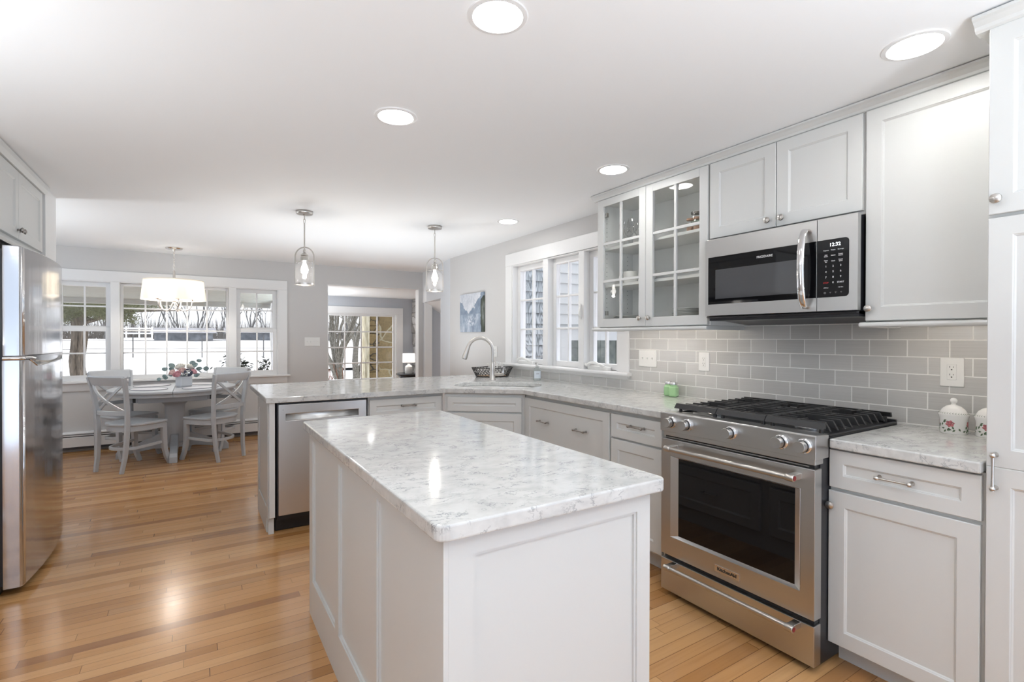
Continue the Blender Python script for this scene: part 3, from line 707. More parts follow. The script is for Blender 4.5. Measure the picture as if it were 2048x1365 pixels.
# cedar tree
T = thing('cedar_tree', 'big cedar with shaggy brown trunk seen through the left dining sash', 'tree', (-2.43, 16, gz(0, 16)))
m = MB(); rng = random.Random(11)
path = [(0, 0, -0.1), (0.02, 0, 0.5), (-0.03, 0, 1.1), (0.03, 0, 1.7), (0.0, 0, 2.4), (0.05, 0, 3.6), (0.0, 0, 5.5)]
sec = [((0.138+0.02*math.sin(5*a)+0.012*math.sin(9*a))*math.cos(a), (0.138+0.02*math.sin(5*a)+0.012*math.sin(9*a))*math.sin(a)) for a in [2*PI*k/28 for k in range(28)]]
m.sweep(path, sec, True, True, None, [1.25, 1.0, .95, 1.0, .95, .8, .4])
for k in range(7):
    a = rng.uniform(0, 2*PI); z0 = 1.9+0.25*k
    m.tube([(0, 0, z0), (0.8*math.cos(a), 0.8*math.sin(a), z0+.15), (1.9*math.cos(a), 1.9*math.sin(a), z0+.1)], 0.05, 6, scales=[1, .7, .3])
m.tube([(0, 0, 2.0), (0.9, -.1, 2.35), (2.1, -.1, 2.4)], 0.06, 6, scales=[1, .7, .3])
obj('trunk', m, M['cedarbark'], T)
m = MB()
def frond(c, rng, n=95, s=0.085):
    for _ in range(n):
        d = Vector((rng.uniform(-1, 1), rng.uniform(-1, 1), rng.uniform(-.9, .35))).normalized(); L = s*rng.uniform(.4, 1.0)
        p = Vector(c)+Vector((rng.uniform(-.22, .22), rng.uniform(-.22, .22), rng.uniform(-.09, .09)))
        q = d.cross(Vector((rng.uniform(-1, 1), rng.uniform(-1, 1), .3))).normalized()*0.0075
        m.add([p-q*.4, p+q*.4, p+d*L*.6+q, p+d*L, p+d*L*.6-q], [(0, 1, 2, 3, 4)])
for _ in range(620):
    x = rng.triangular(-4.2, 2.15, -0.3); lo = 2.17+0.06*math.sin(x*5)+ (0.22 if x > 1.0 else 0)
    frond((x, rng.uniform(-1.3, 1.3), lo+abs(rng.gauss(0, .42))), rng)
obj('foliage', m, M['cedar'], T)['kind'] = 'stuff'
# pale trunk at the right sash
m = MB(); m.tube([(0, 0, -.1), (.02, 0, .8), (-.02, 0, 1.9), (.03, 0, 3.6)], 0.16, 12, scales=[.75, .7, .65, .5])
o = obj('tree_trunk', m, M['palebark']); o.location = (2.10, 17.5, gz(0, 17.5)); tag(o, 'pale grey trunk at the right edge of the right dining sash', 'tree')
# shrubs
def shrub(name, label, x, y, h, wd, seed, n=150):
    rng = random.Random(seed); T = thing(name, label, 'shrub', (x, y, gz(x, y)))
    st = MB(); lf = MB()
    for k in range(10):
        a = rng.uniform(0, 2*PI); d = Vector((math.cos(a)*wd*rng.uniform(.2, 1), math.sin(a)*wd*rng.uniform(.2, .8), h*rng.uniform(.6, 1)))
        st.tube([(0, 0, 0), d*.5+Vector((0, 0, .08)), d], 0.012, 5, scales=[1, .7, .4])
        for _ in range(n//10):
            p = d*rng.uniform(.45, 1.02)+Vector((rng.uniform(-.09, .09), rng.uniform(-.09, .09), rng.uniform(-.07, .07)))
            u = Vector((rng.uniform(-1, 1), rng.uniform(-1, 1), rng.uniform(-.5, .8))).normalized(); q = u.cross(Vector((0, .4, 1))).normalized()*.022
            q = q*1.5; lf.add([p, p+u*.05+q, p+u*.115, p+u*.05-q], [(0, 1, 2, 3)])
    obj('stems', st, M['fence'], T); obj('leaves', lf, M['holly'], T)['kind'] = 'stuff'
shrub('holly_shrub', 'dark leafy shrub outside the right dining sash', 0.98, 12.6, 1.33, 0.52, 5, 900)
shrub('holly_shrub', 'low shrub peeking over the sill of the middle dining window', 0.30, 12.0, 1.06, 0.34, 6, 300)
# fence posts
for k in range(7):
    x = -9+3.1*k; y = 33
    m = MB().box(-.028, .028, -.028, .028, -.3, 1.22); o = obj('fence_post', m, M['fence']); o.location = (x, y, gz(x, y)); tag(o, 'slim dark fence post standing in the snowy field', 'post', 'fence posts in the snowy field')
m = MB()
for z in (0.5, 0.95): m.tube([(-12+2*k, 33, gz(0, 33)+z+0.015*math.sin(k*2.1)) for k in range(13)], 0.014, 4)
tag(obj('fence_wire', m, M['fence']), 'thin fence wires strung across the snowy field', 'wire')
# far buildings, white rail fence and trees
def house(x, y, wd, h, mat, label):
    T = thing('farm_building', label, 'building', (x, y, gz(x, y)))
    m = MB().box(-wd/2, wd/2, 0, 4, -.5, h*.62); obj('walls', m, mat, T)
    m = MB().extr([(-.3, h*.60), (2, h), (4.3, h*.60)], -wd/2-.3, wd/2+.3); obj('roof', m, M['farroof'], T)
    for k in range(3):
        xx = -wd/2+wd*(k+.5)/3; obj('window', MB().box(xx-.25, xx+.25, -.06, 0.02, h*.25, h*.45), M['farroof'], T)
house(-0.9, 56, 4.6, 1.25, M['farhouse'], 'low grey blue building across the field, leftmost of three')
house(5.0, 57, 4.6, 1.3, M['farhouse'], 'low grey blue building across the field, middle one of three')
house(10.6, 56, 4.2, 1.2, M['farhouse'], 'low grey blue building across the field, rightmost of three')
T = thing('rail_fence', 'white rail fence far across the snow on the left', 'fence', (-4.25, 50, gz(0, 50)))
for z in (.45, .85, 1.25): obj('rail', MB().box(-1.25, 1.25, -.03, .03, z-.06, z+.06), M['farwhite'], T)
for k in range(4): obj('post', MB().box(-1.25+.833*k-.05, -1.25+.833*k+.05, -.06, .06, -.4, 1.4), M['farwhite'], T)
protos = []
for s in range(3):
    rng = random.Random(40+s); m = MB(); tree_branches(m, (0, 0, -.3), (0.02, 0, 1), 3.0, 0.13, 5, rng, .38, 5, (2, 3), .76)
    o = obj('bare_tree', m, M['farbark']); tag(o, 'tall leafless tree in the far row beyond the snowy field', 'tree', 'bare trees beyond the field'); protos.append(o)
rng = random.Random(9)
for k in range(52):
    x = -17+k*.78+rng.uniform(-.5, .5); y = rng.uniform(61, 70)
    if k < 3: o = protos[k]; o.location = (x, y, gz(x, y))
    else: o = dup(protos[k % 3], (x, y, gz(x, y)), rng.uniform(0, 6))
    s = rng.uniform(.62, 0.95); o.scale = (s, s, s)
m = MB(); rng = random.Random(14)
for _ in range(5200):
    x = rng.uniform(-24, 26); y = rng.uniform(66, 76); h = rng.uniform(1.0, 3.2)
    a = rng.uniform(-.5, .5); m.add([(x-.028, y, 0.8), (x+.028, y, 0.8), (x+a+.010, y+a, .8+h)], [(0, 1, 2)])
tag(obj('brush_thicket', m, M['brush']), 'brown leafless thicket along the far edge of the field', 'thicket', None, 'stuff')
# garden of the sunroom window
def multi(name, label, x, y, seed, stems):
    rng = random.Random(seed); m = MB()
    for (dx, dz, r, L) in stems:
        tree_branches(m, (dx*.25, 0, -.1), (dx, rng.uniform(-.15, .25), 1.6), L, r, 4, rng, .52, 8, (2, 3), .78)
    o = obj(name, m, M['bark']); o.location = (x, y, gz(x, y)); tag(o, label, 'tree'); return o
multi('bare_tree', 'grey many-stemmed bare tree behind the left sunroom panes', 3.16, 13.6, 21, [(-.42, 1, .075, 1.5), (.12, 1, .12, 1.4), (.45, 1, .07, 1.5), (-.12, 1, .07, 1.5), (-.75, 1, .05, 1.6), (.62, 1, .05, 1.6)])
multi('bare_tree', 'leaning bare tree beside the pale log post outside the sunroom', 3.36, 13.0, 27, [(.24, 1, .11, 1.7), (-.5, 1, .05, 1.5), (.75, 1, .06, 1.5), (-.25, 1, .06, 1.6)])
m = MB(); rng = random.Random(31)
for k in range(90):
    x = rng.uniform(-.35, .35); m.tube([(x, rng.uniform(-.2, .2), 0), (x+rng.uniform(-.2, .2), rng.uniform(-.2, .2), rng.uniform(.4, 1.1))], 0.008, 4)
o = obj('red_twig_bush', m, M['redbrush']); o.location = (2.85, 13.2, gz(0, 13.2)); tag(o, 'red brown twig bush at the lower left of the sunroom window', 'shrub')
m = MB(); m.lathe([(.088, -.5), (.088, 0), (.080, 1.0), (.086, 2.0), (.08, 3.0)], (0, 0, 0), 18)
o = obj('log_post', m, M['logpost']); o.location = (3.205, 11.2, -.1); tag(o, 'pale peeled log post outside the sunroom window', 'post')
w = MB(); w.box(3.38, 5.2, 11.4, 12.2, -.5, 3.0); o = struct('wall_stone_outside', w, M['brownstone'])
rng = random.Random(77); w = MB(); z = -.5
while z < 3.0:
    h = rng.uniform(.16, .30); w.box(3.29+rng.uniform(0, .02), 3.56+rng.uniform(-.03, .03), 11.34+rng.uniform(0, .03), 11.8, z, z+h-.008); z += h
o = obj('wall_stone_quoin', w, M['edgestone'], None, .015, 2); o['kind'] = 'structure'
# wing of the house outside the casement window
w = MB(); zz = -.4
while zz < 3.0:
    w.extr([(6.17, zz), (6.2, zz), (6.2, zz+.165), (6.188, zz+.165)], 4.55, 9.0); zz += .16
struct('wall_wing_clapboard', w, M['clap'])
w = MB(); zz = -.4; rng = random.Random(5)
while zz < 3.0:
    x = 2.97
    while x < 4.5:
        wd = 4.5-x; w.extr([(6.16, zz), (6.2, zz), (6.2, zz+.165), (6.19, zz+.165)], x, x+wd); x += wd+.01
    zz += .16
w.box(2.965, 4.3, 6.2, 6.25, 0, 2.34)
struct('wall_wing_shingle', w, M['shingle'])
struct('trim_wing_corner', MB().box(4.495, 4.57, 6.14, 6.2, -.4, 3.0), M['clap'])
W4 = sthing('window_4', (0, 6.16, 0))
m = MB(); m.box(4.72, 6.25, -.03, 0, 1.27, 1.46); m.box(4.72, 4.94, -.03, 0, .80, 1.27); m.box(5.93, 6.25, -.03, 0, .80, 1.27); m.box(4.66, 6.3, -.06, 0, .76, .86); m.box(5.43, 5.50, -.028, 0, .86, 1.27); m.box(4.7, 6.28, -.045, 0, 1.44, 1.48)
obj('casing', m, M['clap'], W4, .004, 1)
obj('pane', MB().box(4.94, 5.93, -.012, -.004, .86, 1.27), M['extwin'], W4)

# ================================================================== CABINETS
H90 = -PI/2
def carcass(parent, w, d, z0, z1, name='body', mat=None):
    m = MB(); m.box(0, w, 0, d, z0, z1)
    return obj(name, m, mat or M['cab'], parent, 0.0015, 1)
def door(parent, x0, x1, z0, z1, rail=0.058, name='door', **k):
    m = MB(); shaker(m, x0, x1, z0, z1, rail=rail, **k); return obj(name, m, M['cab'], parent)
def base_cab(label, loc, rotz, w, d, z1=0.876, toe=0.075):
    T = thing('base_cabinet', label, 'cabinet', loc, rotz)
    carcass(T, w, d, 0.108, z1); obj('toe_kick', MB().box(0, w, toe, d, 0, 0.108), M['cab'], T)
    return T
# right of the range
T = base_cab('short white base cabinet with one drawer and one door, right of the range', (2.155, 1.018, 0), H90, 0.4685, 0.645)
d = door(T, 0.004, 0.462, 0.720, 0.868, 0.05, 'drawer'); pull(d, 0.228, 0.797, 0.100)
d = door(T, 0.002, 0.460, 0.100, 0.706); knob(d, 0.016, 0.651)
# left of the range: narrow drawer base, then wide panel-front base
T = base_cab('narrow white drawer base cabinet touching the left side of the range', (2.155, 2.262, 0), H90, 0.482, 0.645)
d = door(T, 0.005, 0.40, 0.712, 0.852, 0.05, 'drawer'); pull(d, 0.222, 0.797, 0.100, mat=M['pewter'])
door(T, 0.005, 0.40, 0.125, 0.700)
T = base_cab('wide white base cabinet whose single tall front has two pull handles', (2.155, 3.205, 0), H90, 0.941, 0.60)
d = door(T, 0.006, 0.932, 0.125, 0.852); pull(d, 0.256, 0.700, 0.100, mat=M['pewter']); pull(d, 0.669, 0.700, 0.100, mat=M['pewter'])
obj('filler_strip', MB().box(-0.018, 0, 0.004, 0.016, 0.108, 0.876), M['cab'], T)
# diagonal sink base
p0 = Vector((1.655, 3.618)); p1 = Vector((2.148, 3.214)); dv = p1-p0; SW = dv.length; sa = math.atan2(dv.y, dv.x)
T = base_cab('white corner sink base cabinet set diagonally under the faucet', (p0.x, p0.y, 0), sa, SW, 0.62)
door(T, 0.026, SW-0.026, 0.735, 0.848, 0.045, 'false_front'); door(T, 0.026, SW-0.026, 0.125, 0.722)
# peninsula drawer base
T = base_cab('white base cabinet with drawer between dishwasher and corner sink', (1.058, 3.648, 0), 0, 0.595, 0.60)
d = door(T, 0.008, 0.575, 0.715, 0.853, 0.048, 'drawer'); pull(d, 0.302, 0.797, 0.100, mat=M['pewter'])
door(T, 0.008, 0.575, 0.125, 0.702)
# end panel of the peninsula
T = thing('cabinet_side_panel', 'panelled white end panel closing the left end of the peninsula', 'panel', (0.404, 3.640, 0))
m = MB(); m.box(0, 0.034, 0.02, 0.62, 0.0, 0.876); m.box(-0.006, 0.0, 0.0, 0.075, 0.10, 0.876); m.box(-0.006, 0, 0.545, 0.62, 0.0, 0.876); m.box(-0.006, 0, 0.075, 0.545, 0.79, 0.876); m.box(-0.006, 0, 0.075, 0.545, 0, 0.17)
obj('panel', m, M['cab'], T, 0.0015, 1)
obj('stile', MB().box(0.0, 0.036, -0.02, 0.022, 0.118, 0.876), M['cab'], T, 0.002, 1)
# back panel on the dining side
obj('back_panel', MB().box(0.034, 1.30, 0.608, 0.62, 0.0, 0.876), M['cab'], T)

# ---------------- island
T = thing('kitchen_island', 'white panelled kitchen island in the foreground under the marbled slab', 'kitchen island', (0.455, 1.0, 0))
IW, ID = 0.655, 1.522
obj('body', MB().box(0.012, IW-0.012, 0.012, ID-0.012, 0.0, 0.8755), M['cab'], T)
m = MB()      # long left face with three recessed panels
def panelled(m, L, z0, z1, holes, axis, pos, sgn, th=0.012):
    # frame strips around the holes, on plane pos
    xs = sorted(holes)
    def bx(a, b, c, e):
        if axis == 'y': m.box(pos, pos+sgn*th, a, b, c, e)
        else: m.box(a, b, pos, pos+sgn*th, c, e)
    cur = 0
    for (a, b, c, e) in xs:
        bx(cur, a, z0, z1); bx(a, b, z0, c); bx(a, b, e, z1); cur = b
        # chamfer strips
        k = 0.007
        for q in ((a, a+k, c, e), (b-k, b, c, e), (a+k, b-k, c, c+k), (a+k, b-k, e-k, e)):
            if axis == 'y': m.box(pos+sgn*th*.4, pos+sgn*th, q[0], q[1], q[2], q[3])
            else: m.box(q[0], q[1], pos+sgn*th*.4, pos+sgn*th, q[2], q[3])
    bx(cur, L, z0, z1)
panelled(m, ID, 0.0, 0.8755, [(0.055, 0.478, 0.175, 0.83), (0.522, 0.952, 0.175, 0.83), (1.008, 1.452, 0.175, 0.83)], 'y', 0.0, 1)
obj('side_panel', m, M['cab'], T)
m = MB(); m.T = Matrix.Translation((0.0122, 0, 0)); panelled(m, IW-0.0244, 0.0, 0.8755, [(0.063, 0.580, 0.13, 0.822)], 'x', 0.0, 1)
obj('end_panel', m, M['cab'], T)
m = MB(); m.T = Matrix.Translation((0.0122, 0, 0)); panelled(m, IW-0.0244, 0.0, 0.8755, [(0.063, 0.580, 0.13, 0.822)], 'x', ID, -1); obj('end_panel', m, M['cab'], T)
for y0 in (0.045, 0.805):
    for z0, z1 in ((0.108, 0.398), (0.414, 0.632), (0.648, 0.862)):
        m = MB(); m.T = Matrix.Translation((IW-0.012, y0, 0)) @ Matrix.Rotation(PI/2, 4, 'Z'); shaker(m, 0, 0.70, z0, z1)
        dr = obj('drawer', m, M['cab'], T)
        h = MB(); zc = (z0+z1)/2
        for s in (-1, 1): h.tube([(IW+0.006, y0+.35+s*.05, zc), (IW+0.034, y0+.35+s*.05, zc)], 0.005, 8)
        h.tube([(IW+0.034, y0+.29, zc), (IW+0.034, y0+.41, zc)], 0.005, 8); obj('pull_handle', h, M['nickel'], dr)

# ---------------- stone slabs
def slab(name, outer, z0, z1, hole=None, bevel=0.0055, seg=3):
    bm = bmesh.new(); loops = [outer] + ([hole] if hole else []); edges = []; lv = []
    for L in loops:
        vs = [bm.verts.new((x, y, z1)) for x, y in L]; lv.append(vs)
        edges += [bm.edges.new((vs[i], vs[(i+1) % len(vs)])) for i in range(len(vs))]
    bmesh.ops.triangle_fill(bm, use_beauty=True, use_dissolve=True, edges=edges)
    bmesh.ops.recalc_face_normals(bm, faces=bm.faces)
    if sum(f.normal.z for f in bm.faces) < 0: bmesh.ops.reverse_faces(bm, faces=bm.faces)
    r = bmesh.ops.extrude_face_region(bm, geom=list(bm.faces))
    for v in [g for g in r['geom'] if isinstance(g, bmesh.types.BMVert)]: v.co.z = z0
    bmesh.ops.recalc_face_normals(bm, faces=bm.faces)
    me = bpy.data.meshes.new(name); bm.to_mesh(me); bm.free(); me.materials.append(M['quartz'])
    o = bpy.data.objects.new(name, me); COL.objects.link(o)
    b = o.modifiers.new('bevel', 'BEVEL'); b.width = bevel; b.segments = seg; b.limit_method = 'ANGLE'; b.angle_limit = math.radians(50)
    return o
def rounded(x0, x1, y0, y1, r, n=6):
    out = []
    for cx, cy, a0 in ((x1-r, y1-r, 0), (x0+r, y1-r, PI/2), (x0+r, y0+r, PI), (x1-r, y0+r, 1.5*PI)):
        out += [(cx+r*math.cos(a0+PI/2*k/n), cy+r*math.sin(a0+PI/2*k/n)) for k in range(n+1)]
    return out
tag(slab('island_countertop', rounded(0.425, 1.130, 0.963, 2.530, 0.028), 0.877, 0.914), 'grey veined white quartz slab with rounded corners on the island', 'countertop')
SKC = Vector((2.158, 3.640)); ex = Vector((math.cos(-0.685), math.sin(-0.685))); ey = Vector((-ex.y, ex.x))
def sk(u, v): q = SKC+ex*u+ey*v; return (q.x, q.y)
def superell(a, b, n=40, e=3.2): return [(a*math.copysign(abs(math.cos(t))**(2/e), math.cos(t)), b*math.copysign(abs(math.sin(t))**(2/e), math.sin(t))) for t in [2*PI*k/n for k in range(n)]]
hole = [sk(u, v) for u, v in superell(0.365, 0.235)]
outer = [(0.383, 3.603), (1.645, 3.583), (2.108, 3.190), (2.108, 1.785), (2.795, 1.785), (2.795, 4.76), (0.383, 4.71)]
tag(slab('peninsula_countertop', outer, 0.877, 0.914, hole), 'long white quartz counter running from the peninsula around the sink to the range', 'countertop')
tag(slab('countertop', [(2.112, 1.004), (2.112, 0.552), (2.795, 0.552), (2.795, 1.004)], 0.877, 0.914), 'short white quartz counter between range and pantry holding the floral canisters', 'countertop')
# sink: double bowl under the slab
T = thing('sink', 'stainless double bowl sink undermounted in the corner counter', 'sink', (SKC.x, SKC.y, 0), -0.685)
for cx, a in ((-0.16, 0.195), (0.195, 0.165)):
    m = MB(); n = 36; vs = []; fs = []
    rings = [(1.04, 0.8755), (1.0, 0.8755), (0.985, 0.84), (0.96, 0.72), (0.82, 0.685), (0.2, 0.68)]
    for s, z in rings: vs += [(cx+u*s, v*s, z) for u, v in superell(a, 0.245, n, 4)]
    for i in range(len(rings)-1):
        for k in range(n): fs.append((i*n+k, i*n+(k+1) % n, (i+1)*n+(k+1) % n, (i+1)*n+k))
    fs.append(tuple((len(rings)-1)*n+k for k in range(n))); m.add(vs, fs, True)
    b = obj('bowl', m, M['steel'], T); b.modifiers.new('solid', 'SOLIDIFY').thickness = -0.002
    obj('drain', MB().lathe([(0.045, 0.681), (0.043, 0.686), (0.02, 0.684), (0.0001, 0.683)], (cx, 0, 0), 20), M['chrome'], b)
# faucet
T = thing('kitchen_faucet', 'brushed nickel gooseneck kitchen faucet rising behind the sink', 'faucet', (2.329, 4.033, 0.914), -0.56)
m = MB(); m.lathe([(0.031, 0), (0.031, 0.004), (0.027, 0.012), (0.0255, 0.09), (0.0235, 0.15), (0.019, 0.165)], (0, 0, 0), 24); obj('base', m, M['nickel'], T)
m = MB(); pts = [(0, 0, 0.15), (0, 0, 0.22), (0, 0, 0.275)]
for k in range(1, 13):
    a = PI*k/12*0.93; pts.append((-0.115+0.115*math.cos(a), 0, 0.275+0.118*math.sin(a)))
m.tube(pts, 0.0165, 14); obj('neck', m, M['nickel'], T)
e = Vector(pts[-1]); dd = (e-Vector(pts[-2])).normalized()
m = MB(); m.tube([e-dd*.01, e, e+dd*.035, e+dd*.07, e+dd*.105], 0.018, 16, scales=[.95, 1.0, 1.12, 1.3, 1.42]); s = obj('spray_head', m, M['nickel'], T)
obj('nozzle', MB().tube([e+dd*.103, e+dd*.109], 0.022, 16), M['black'], s)
m = MB(); m.tube([(0.02, -.004, 0.055), (0.06, -.02, 0.055), (0.10, -.035, 0.058)], 0.013, 12); s = obj('handle_hub', m, M['nickel'], T)
m = MB(); m.bar([(0.095, -.035, 0.05), (0.10, -.036, 0.09), (0.108, -.037, 0.125)], 0.018, 0.008, (0, 1, 0)); obj('lever', m, M['chrome'], s, 0.002)

# ---------------- tile backsplash (its own tiles and grout)
T = thing('tile_backsplash', 'grey glass subway tile backsplash with white grout behind the range', 'backsplash', (XR, 0, 0))
m = MB(); m.box(-0.0080, -0.0005, 0.30, 2.757, 0.90, 1.46); m.box(-0.0080, -0.0005, 2.757, 4.62, 0.90, 0.993); obj('grout_bed', m, M['grout'], T)
m = MB(); g = 0.0046; P = 0.1552
rows = [0.9155, 0.9885, 1.0672, 1.1459, 1.2246, 1.3033, 1.382, 1.4607]
for i in range(7):
    z0, z1 = rows[i]+g/2, rows[i+1]-g/2
    off = 2.699 if i % 2 == 0 else 2.621
    # bottom row joints sit at 0.994+k*P as does every second row
    k = -16
    ymax = 4.62 if i == 0 else 2.755
    while True:
        a = off+(k)*P; b = a+P; k += 1
        if a > ymax: break
        if b < 0.30: continue
        a2, b2 = max(a, 0.30)+g/2, min(b, ymax)-g/2
        if b2-a2 < 0.012: continue
        zt = z1
        m.box(-0.009, -0.003, a2, b2, z0, zt)
obj('tiles', m, M['tile'], T, 0.0005, 1)

# ---------------- upper cabinets
UZ0, UZ1 = 1.382, 2.29
def upper(label, ytop, w, z0, front=2.475, light_rail=True):
    T = thing('wall_cabinet', label, 'cabinet', (front, ytop, 0), H90); d = XR-0.001-front
    return T, d
T, d = upper('glass door wall cabinet with dishes inside, left of the microwave', 2.745, 0.94, UZ0)
w = 0.935; t = 0.018
m = MB(); m.box(0, t, 0, d, UZ0, UZ1+0.035); m.box(w-t, w, 0, d, UZ0, UZ1+0.035); m.box(t, w-t, 0, d, UZ0, UZ0+0.03); m.box(t, w-t, 0, d, UZ1-0.02, UZ1+0.035); m.box(t, w-t, d-0.008, d, UZ0+0.03, UZ1-0.02)
m.box(t, t+0.018, 0, 0.018, UZ0+.03, UZ1-.02); m.box(w-t-.018, w-t, 0, 0.018, UZ0+.03, UZ1-.02)
obj('body', m, M['cabin'], T, 0.001, 1)
SH = (1.690, 1.955)
for z in SH: obj('shelf', MB().box(t+0.001, w-t-0.001, 0.03, d-0.009, z-0.018, z), M['cabin'], T)
m = MB()
for k in range(22):
    z = 1.50+k*0.032
    for y in (0.06, d-0.06):
        m.lathe([(0.0028, 0.0), (0.0028, 0.0006)], (t, y, z), 8, 'x'); m.lathe([(0.0028, 0), (0.0028, -0.0006)], (w-t, y, z), 8, 'x')
obj('peg_holes', m, M['slot'], T)
def glassdoor(x0, x1, kx):
    z0, z1 = UZ0+0.004, UZ1; r = 0.057
    m = MB()
    for a, b, c, e in ((x0, x0+r, z0, z1), (x1-r, x1, z0, z1), (x0+r, x1-r, z0, z0+r), (x0+r, x1-r, z1-r+.008, z1)): m.box(a, b, -0.02, 0, c, e)
    gx0, gx1, gz0, gz1 = x0+r, x1-r, z0+r, z1-r+.008
    c = (gx0+gx1)/2; m.box(c-0.009, c+0.009, -0.018, -0.004, gz0, gz1)
    for i in (1, 2): z = gz0+(gz1-gz0)*i/3; m.box(gx0, gx1, -0.0182, -0.0042, z-0.009, z+0.009)
    D = obj('door', m, M['cab'], T, 0.0025, 2)
    obj('pane', MB().box(gx0, gx1, -0.006, -0.003, gz0, gz1), M['cabpane'], D)
    knob(D, kx, 1.438, mat=M['nickel'])
    for z in (1.47, 2.17):
        hx = x0+r-0.02 if kx > (x0+x1)/2 else x1-r-0.012
        obj('hinge', MB().box(hx, hx+0.034, 0.001, 0.022, z, z+0.03), M['nickel'], D)
glassdoor(0.008, 0.462, 0.424); glassdoor(0.465, 0.928, 0.50)
rail_prof = [(-0.032, UZ0-0.004), (-0.040, UZ0-0.012), (-0.038, UZ0-0.022), (-0.022, UZ0-0.026), (0.02, UZ0-0.026), (0.02, UZ0)]
m = MB(); m.extr(rail_prof, -0.035, w); m.box(w-0.025, w, 0.02, d, UZ0-.026, UZ0); m.box(-0.035, -0.01, 0.02, d-.06, UZ0-.026, UZ0)
obj('light_rail', m, M['cab'], T, 0.002, 1)
obj('under_cabinet_light', MB().box(0.06, w-.08, 0.06, 0.09, UZ0-.012, UZ0-.0005), M['strip'], T)
crown_prof = [(-0.005, UZ1+0.004), (-0.012, UZ1+0.008), (-0.016, UZ1+0.018), (-0.030, UZ1+0.032), (-0.042, UZ1+0.038), (-0.042, UZ1+0.046), (-0.0005, UZ1+0.046), (-0.0005, UZ1+0.004)]
# over the microwave
T, d = upper('two door white wall cabinet directly above the microwave', 1.81, 0.78, 1.86)
carcass(T, 0.780, d, 1.853, UZ1+0.035)
D = door(T, 0.006, 0.386, 1.868, UZ1); knob(D, 0.352, 1.905)
D = door(T, 0.390, 0.772, 1.868, UZ1); knob(D, 0.424, 1.905)
# right of the microwave
T, d = upper('tall single door white wall cabinet between microwave and pantry', 1.030, 0.480, UZ0)
carcass(T, 0.480, d, UZ0, UZ1+0.035)
D = door(T, 0.006, 0.470, UZ0+.004, UZ1); knob(D, 0.024, 1.438)
m = MB(); m.extr(rail_prof, -0.012, 0.480); m.box(-0.012, 0.013, 0.02, d, UZ0-.026, UZ0); obj('light_rail', m, M['cab'], T, 0.002, 1)
obj('under_cabinet_light', MB().box(0.06, .44, 0.06, 0.09, UZ0-.012, UZ0-.0005), M['strip'], T)
# crown over the three uppers
m = MB(); m.T = Matrix.Translation((2.475, 2.745, 0)) @ Matrix.Rotation(H90, 4, 'Z'); m.extr(crown_prof, -0.042, 2.155)
m.box(-0.03, -0.0005, 0.0, 0.32, UZ1+.02, UZ1+.046)
tag(obj('crown_moulding', m, M['cab']), 'white crown moulding along the tops of the range wall cabinets', 'moulding')
# pantry
T = thing('pantry_cabinet', 'floor to ceiling white pantry cabinet at the right edge of the photo', 'cabinet', (2.150, 0.548, 0), H90)
carcass(T, 0.80, 0.645, 0.108, 2.296); obj('toe_kick', MB().box(0, 0.8, 0.075, 0.645, 0, 0.108), M['cab'], T)
D = door(T, 0.004, 0.795, 1.702, 2.290, 0.057); knob(D, 0.026, 1.747)
D = door(T, 0.004, 0.795, 0.905, 1.690, 0.057); D2 = door(T, 0.004, 0.795, 0.108, 0.9045, 0.057)
D['label'] = 'upper half of the tall lower door'
pull(D2, 0.026, 0.892, 0.104, vert=True)
cp = [(-0.018, 2.290), (-0.026, 2.296), (-0.030, 2.306), (-0.045, 2.318), (-0.056, 2.323), (-0.056, 2.333), (0.02, 2.333), (0.02, 2.290)]
m = MB(); m.extr(cp, -0.03, 0.80); m.box(-0.03, 0.0, 0.02, 0.30, 2.30, 2.333); obj('crown', m, M['cab'], T)
# over the refrigerator
T = thing('wall_cabinet', 'two door white cabinet above the refrigerator on the left', 'cabinet', (-0.900, 3.30, 0), PI/2)
carcass(T, 1.33, 0.70, 1.835, 2.32)
D = door(T, 0.19, 0.748, 1.885, 2.283); knob(D, 0.722, 1.935, mat=M['pewter'])
D = door(T, 0.752, 1.292, 1.885, 2.283); knob(D, 0.778, 1.935, mat=M['pewter'])
m = MB(); m.extr([(-0.03, 2.286), (-0.045, 2.31), (-0.05, 2.334), (0.02, 2.334), (0.02, 2.286)], 0, 1.33); obj('crown', m, M['cab'], T)
m = MB(); m.extr([(-0.012, 1.86), (-0.016, 1.85), (-0.012, 1.835), (0.01, 1.835), (0.01, 1.86)], 0, 1.30); obj('valance', m, M['cab'], T)

# ================================================================== APPLIANCES
# ---- gas range
T = thing('gas_range', 'stainless slide-in gas range with black grates and a dark oven window', 'range', (2.04, 1.765, 0), H90); w = 0.755
obj('body', MB().box(0.008, w-0.008, 0.035, 0.715, 0.02, 0.905), M['blackmet'], T)
m = MB(); m.box(0.03, w-.03, 0.06, 0.6, 0.0, 0.02); obj('base', m, M['black'], T)
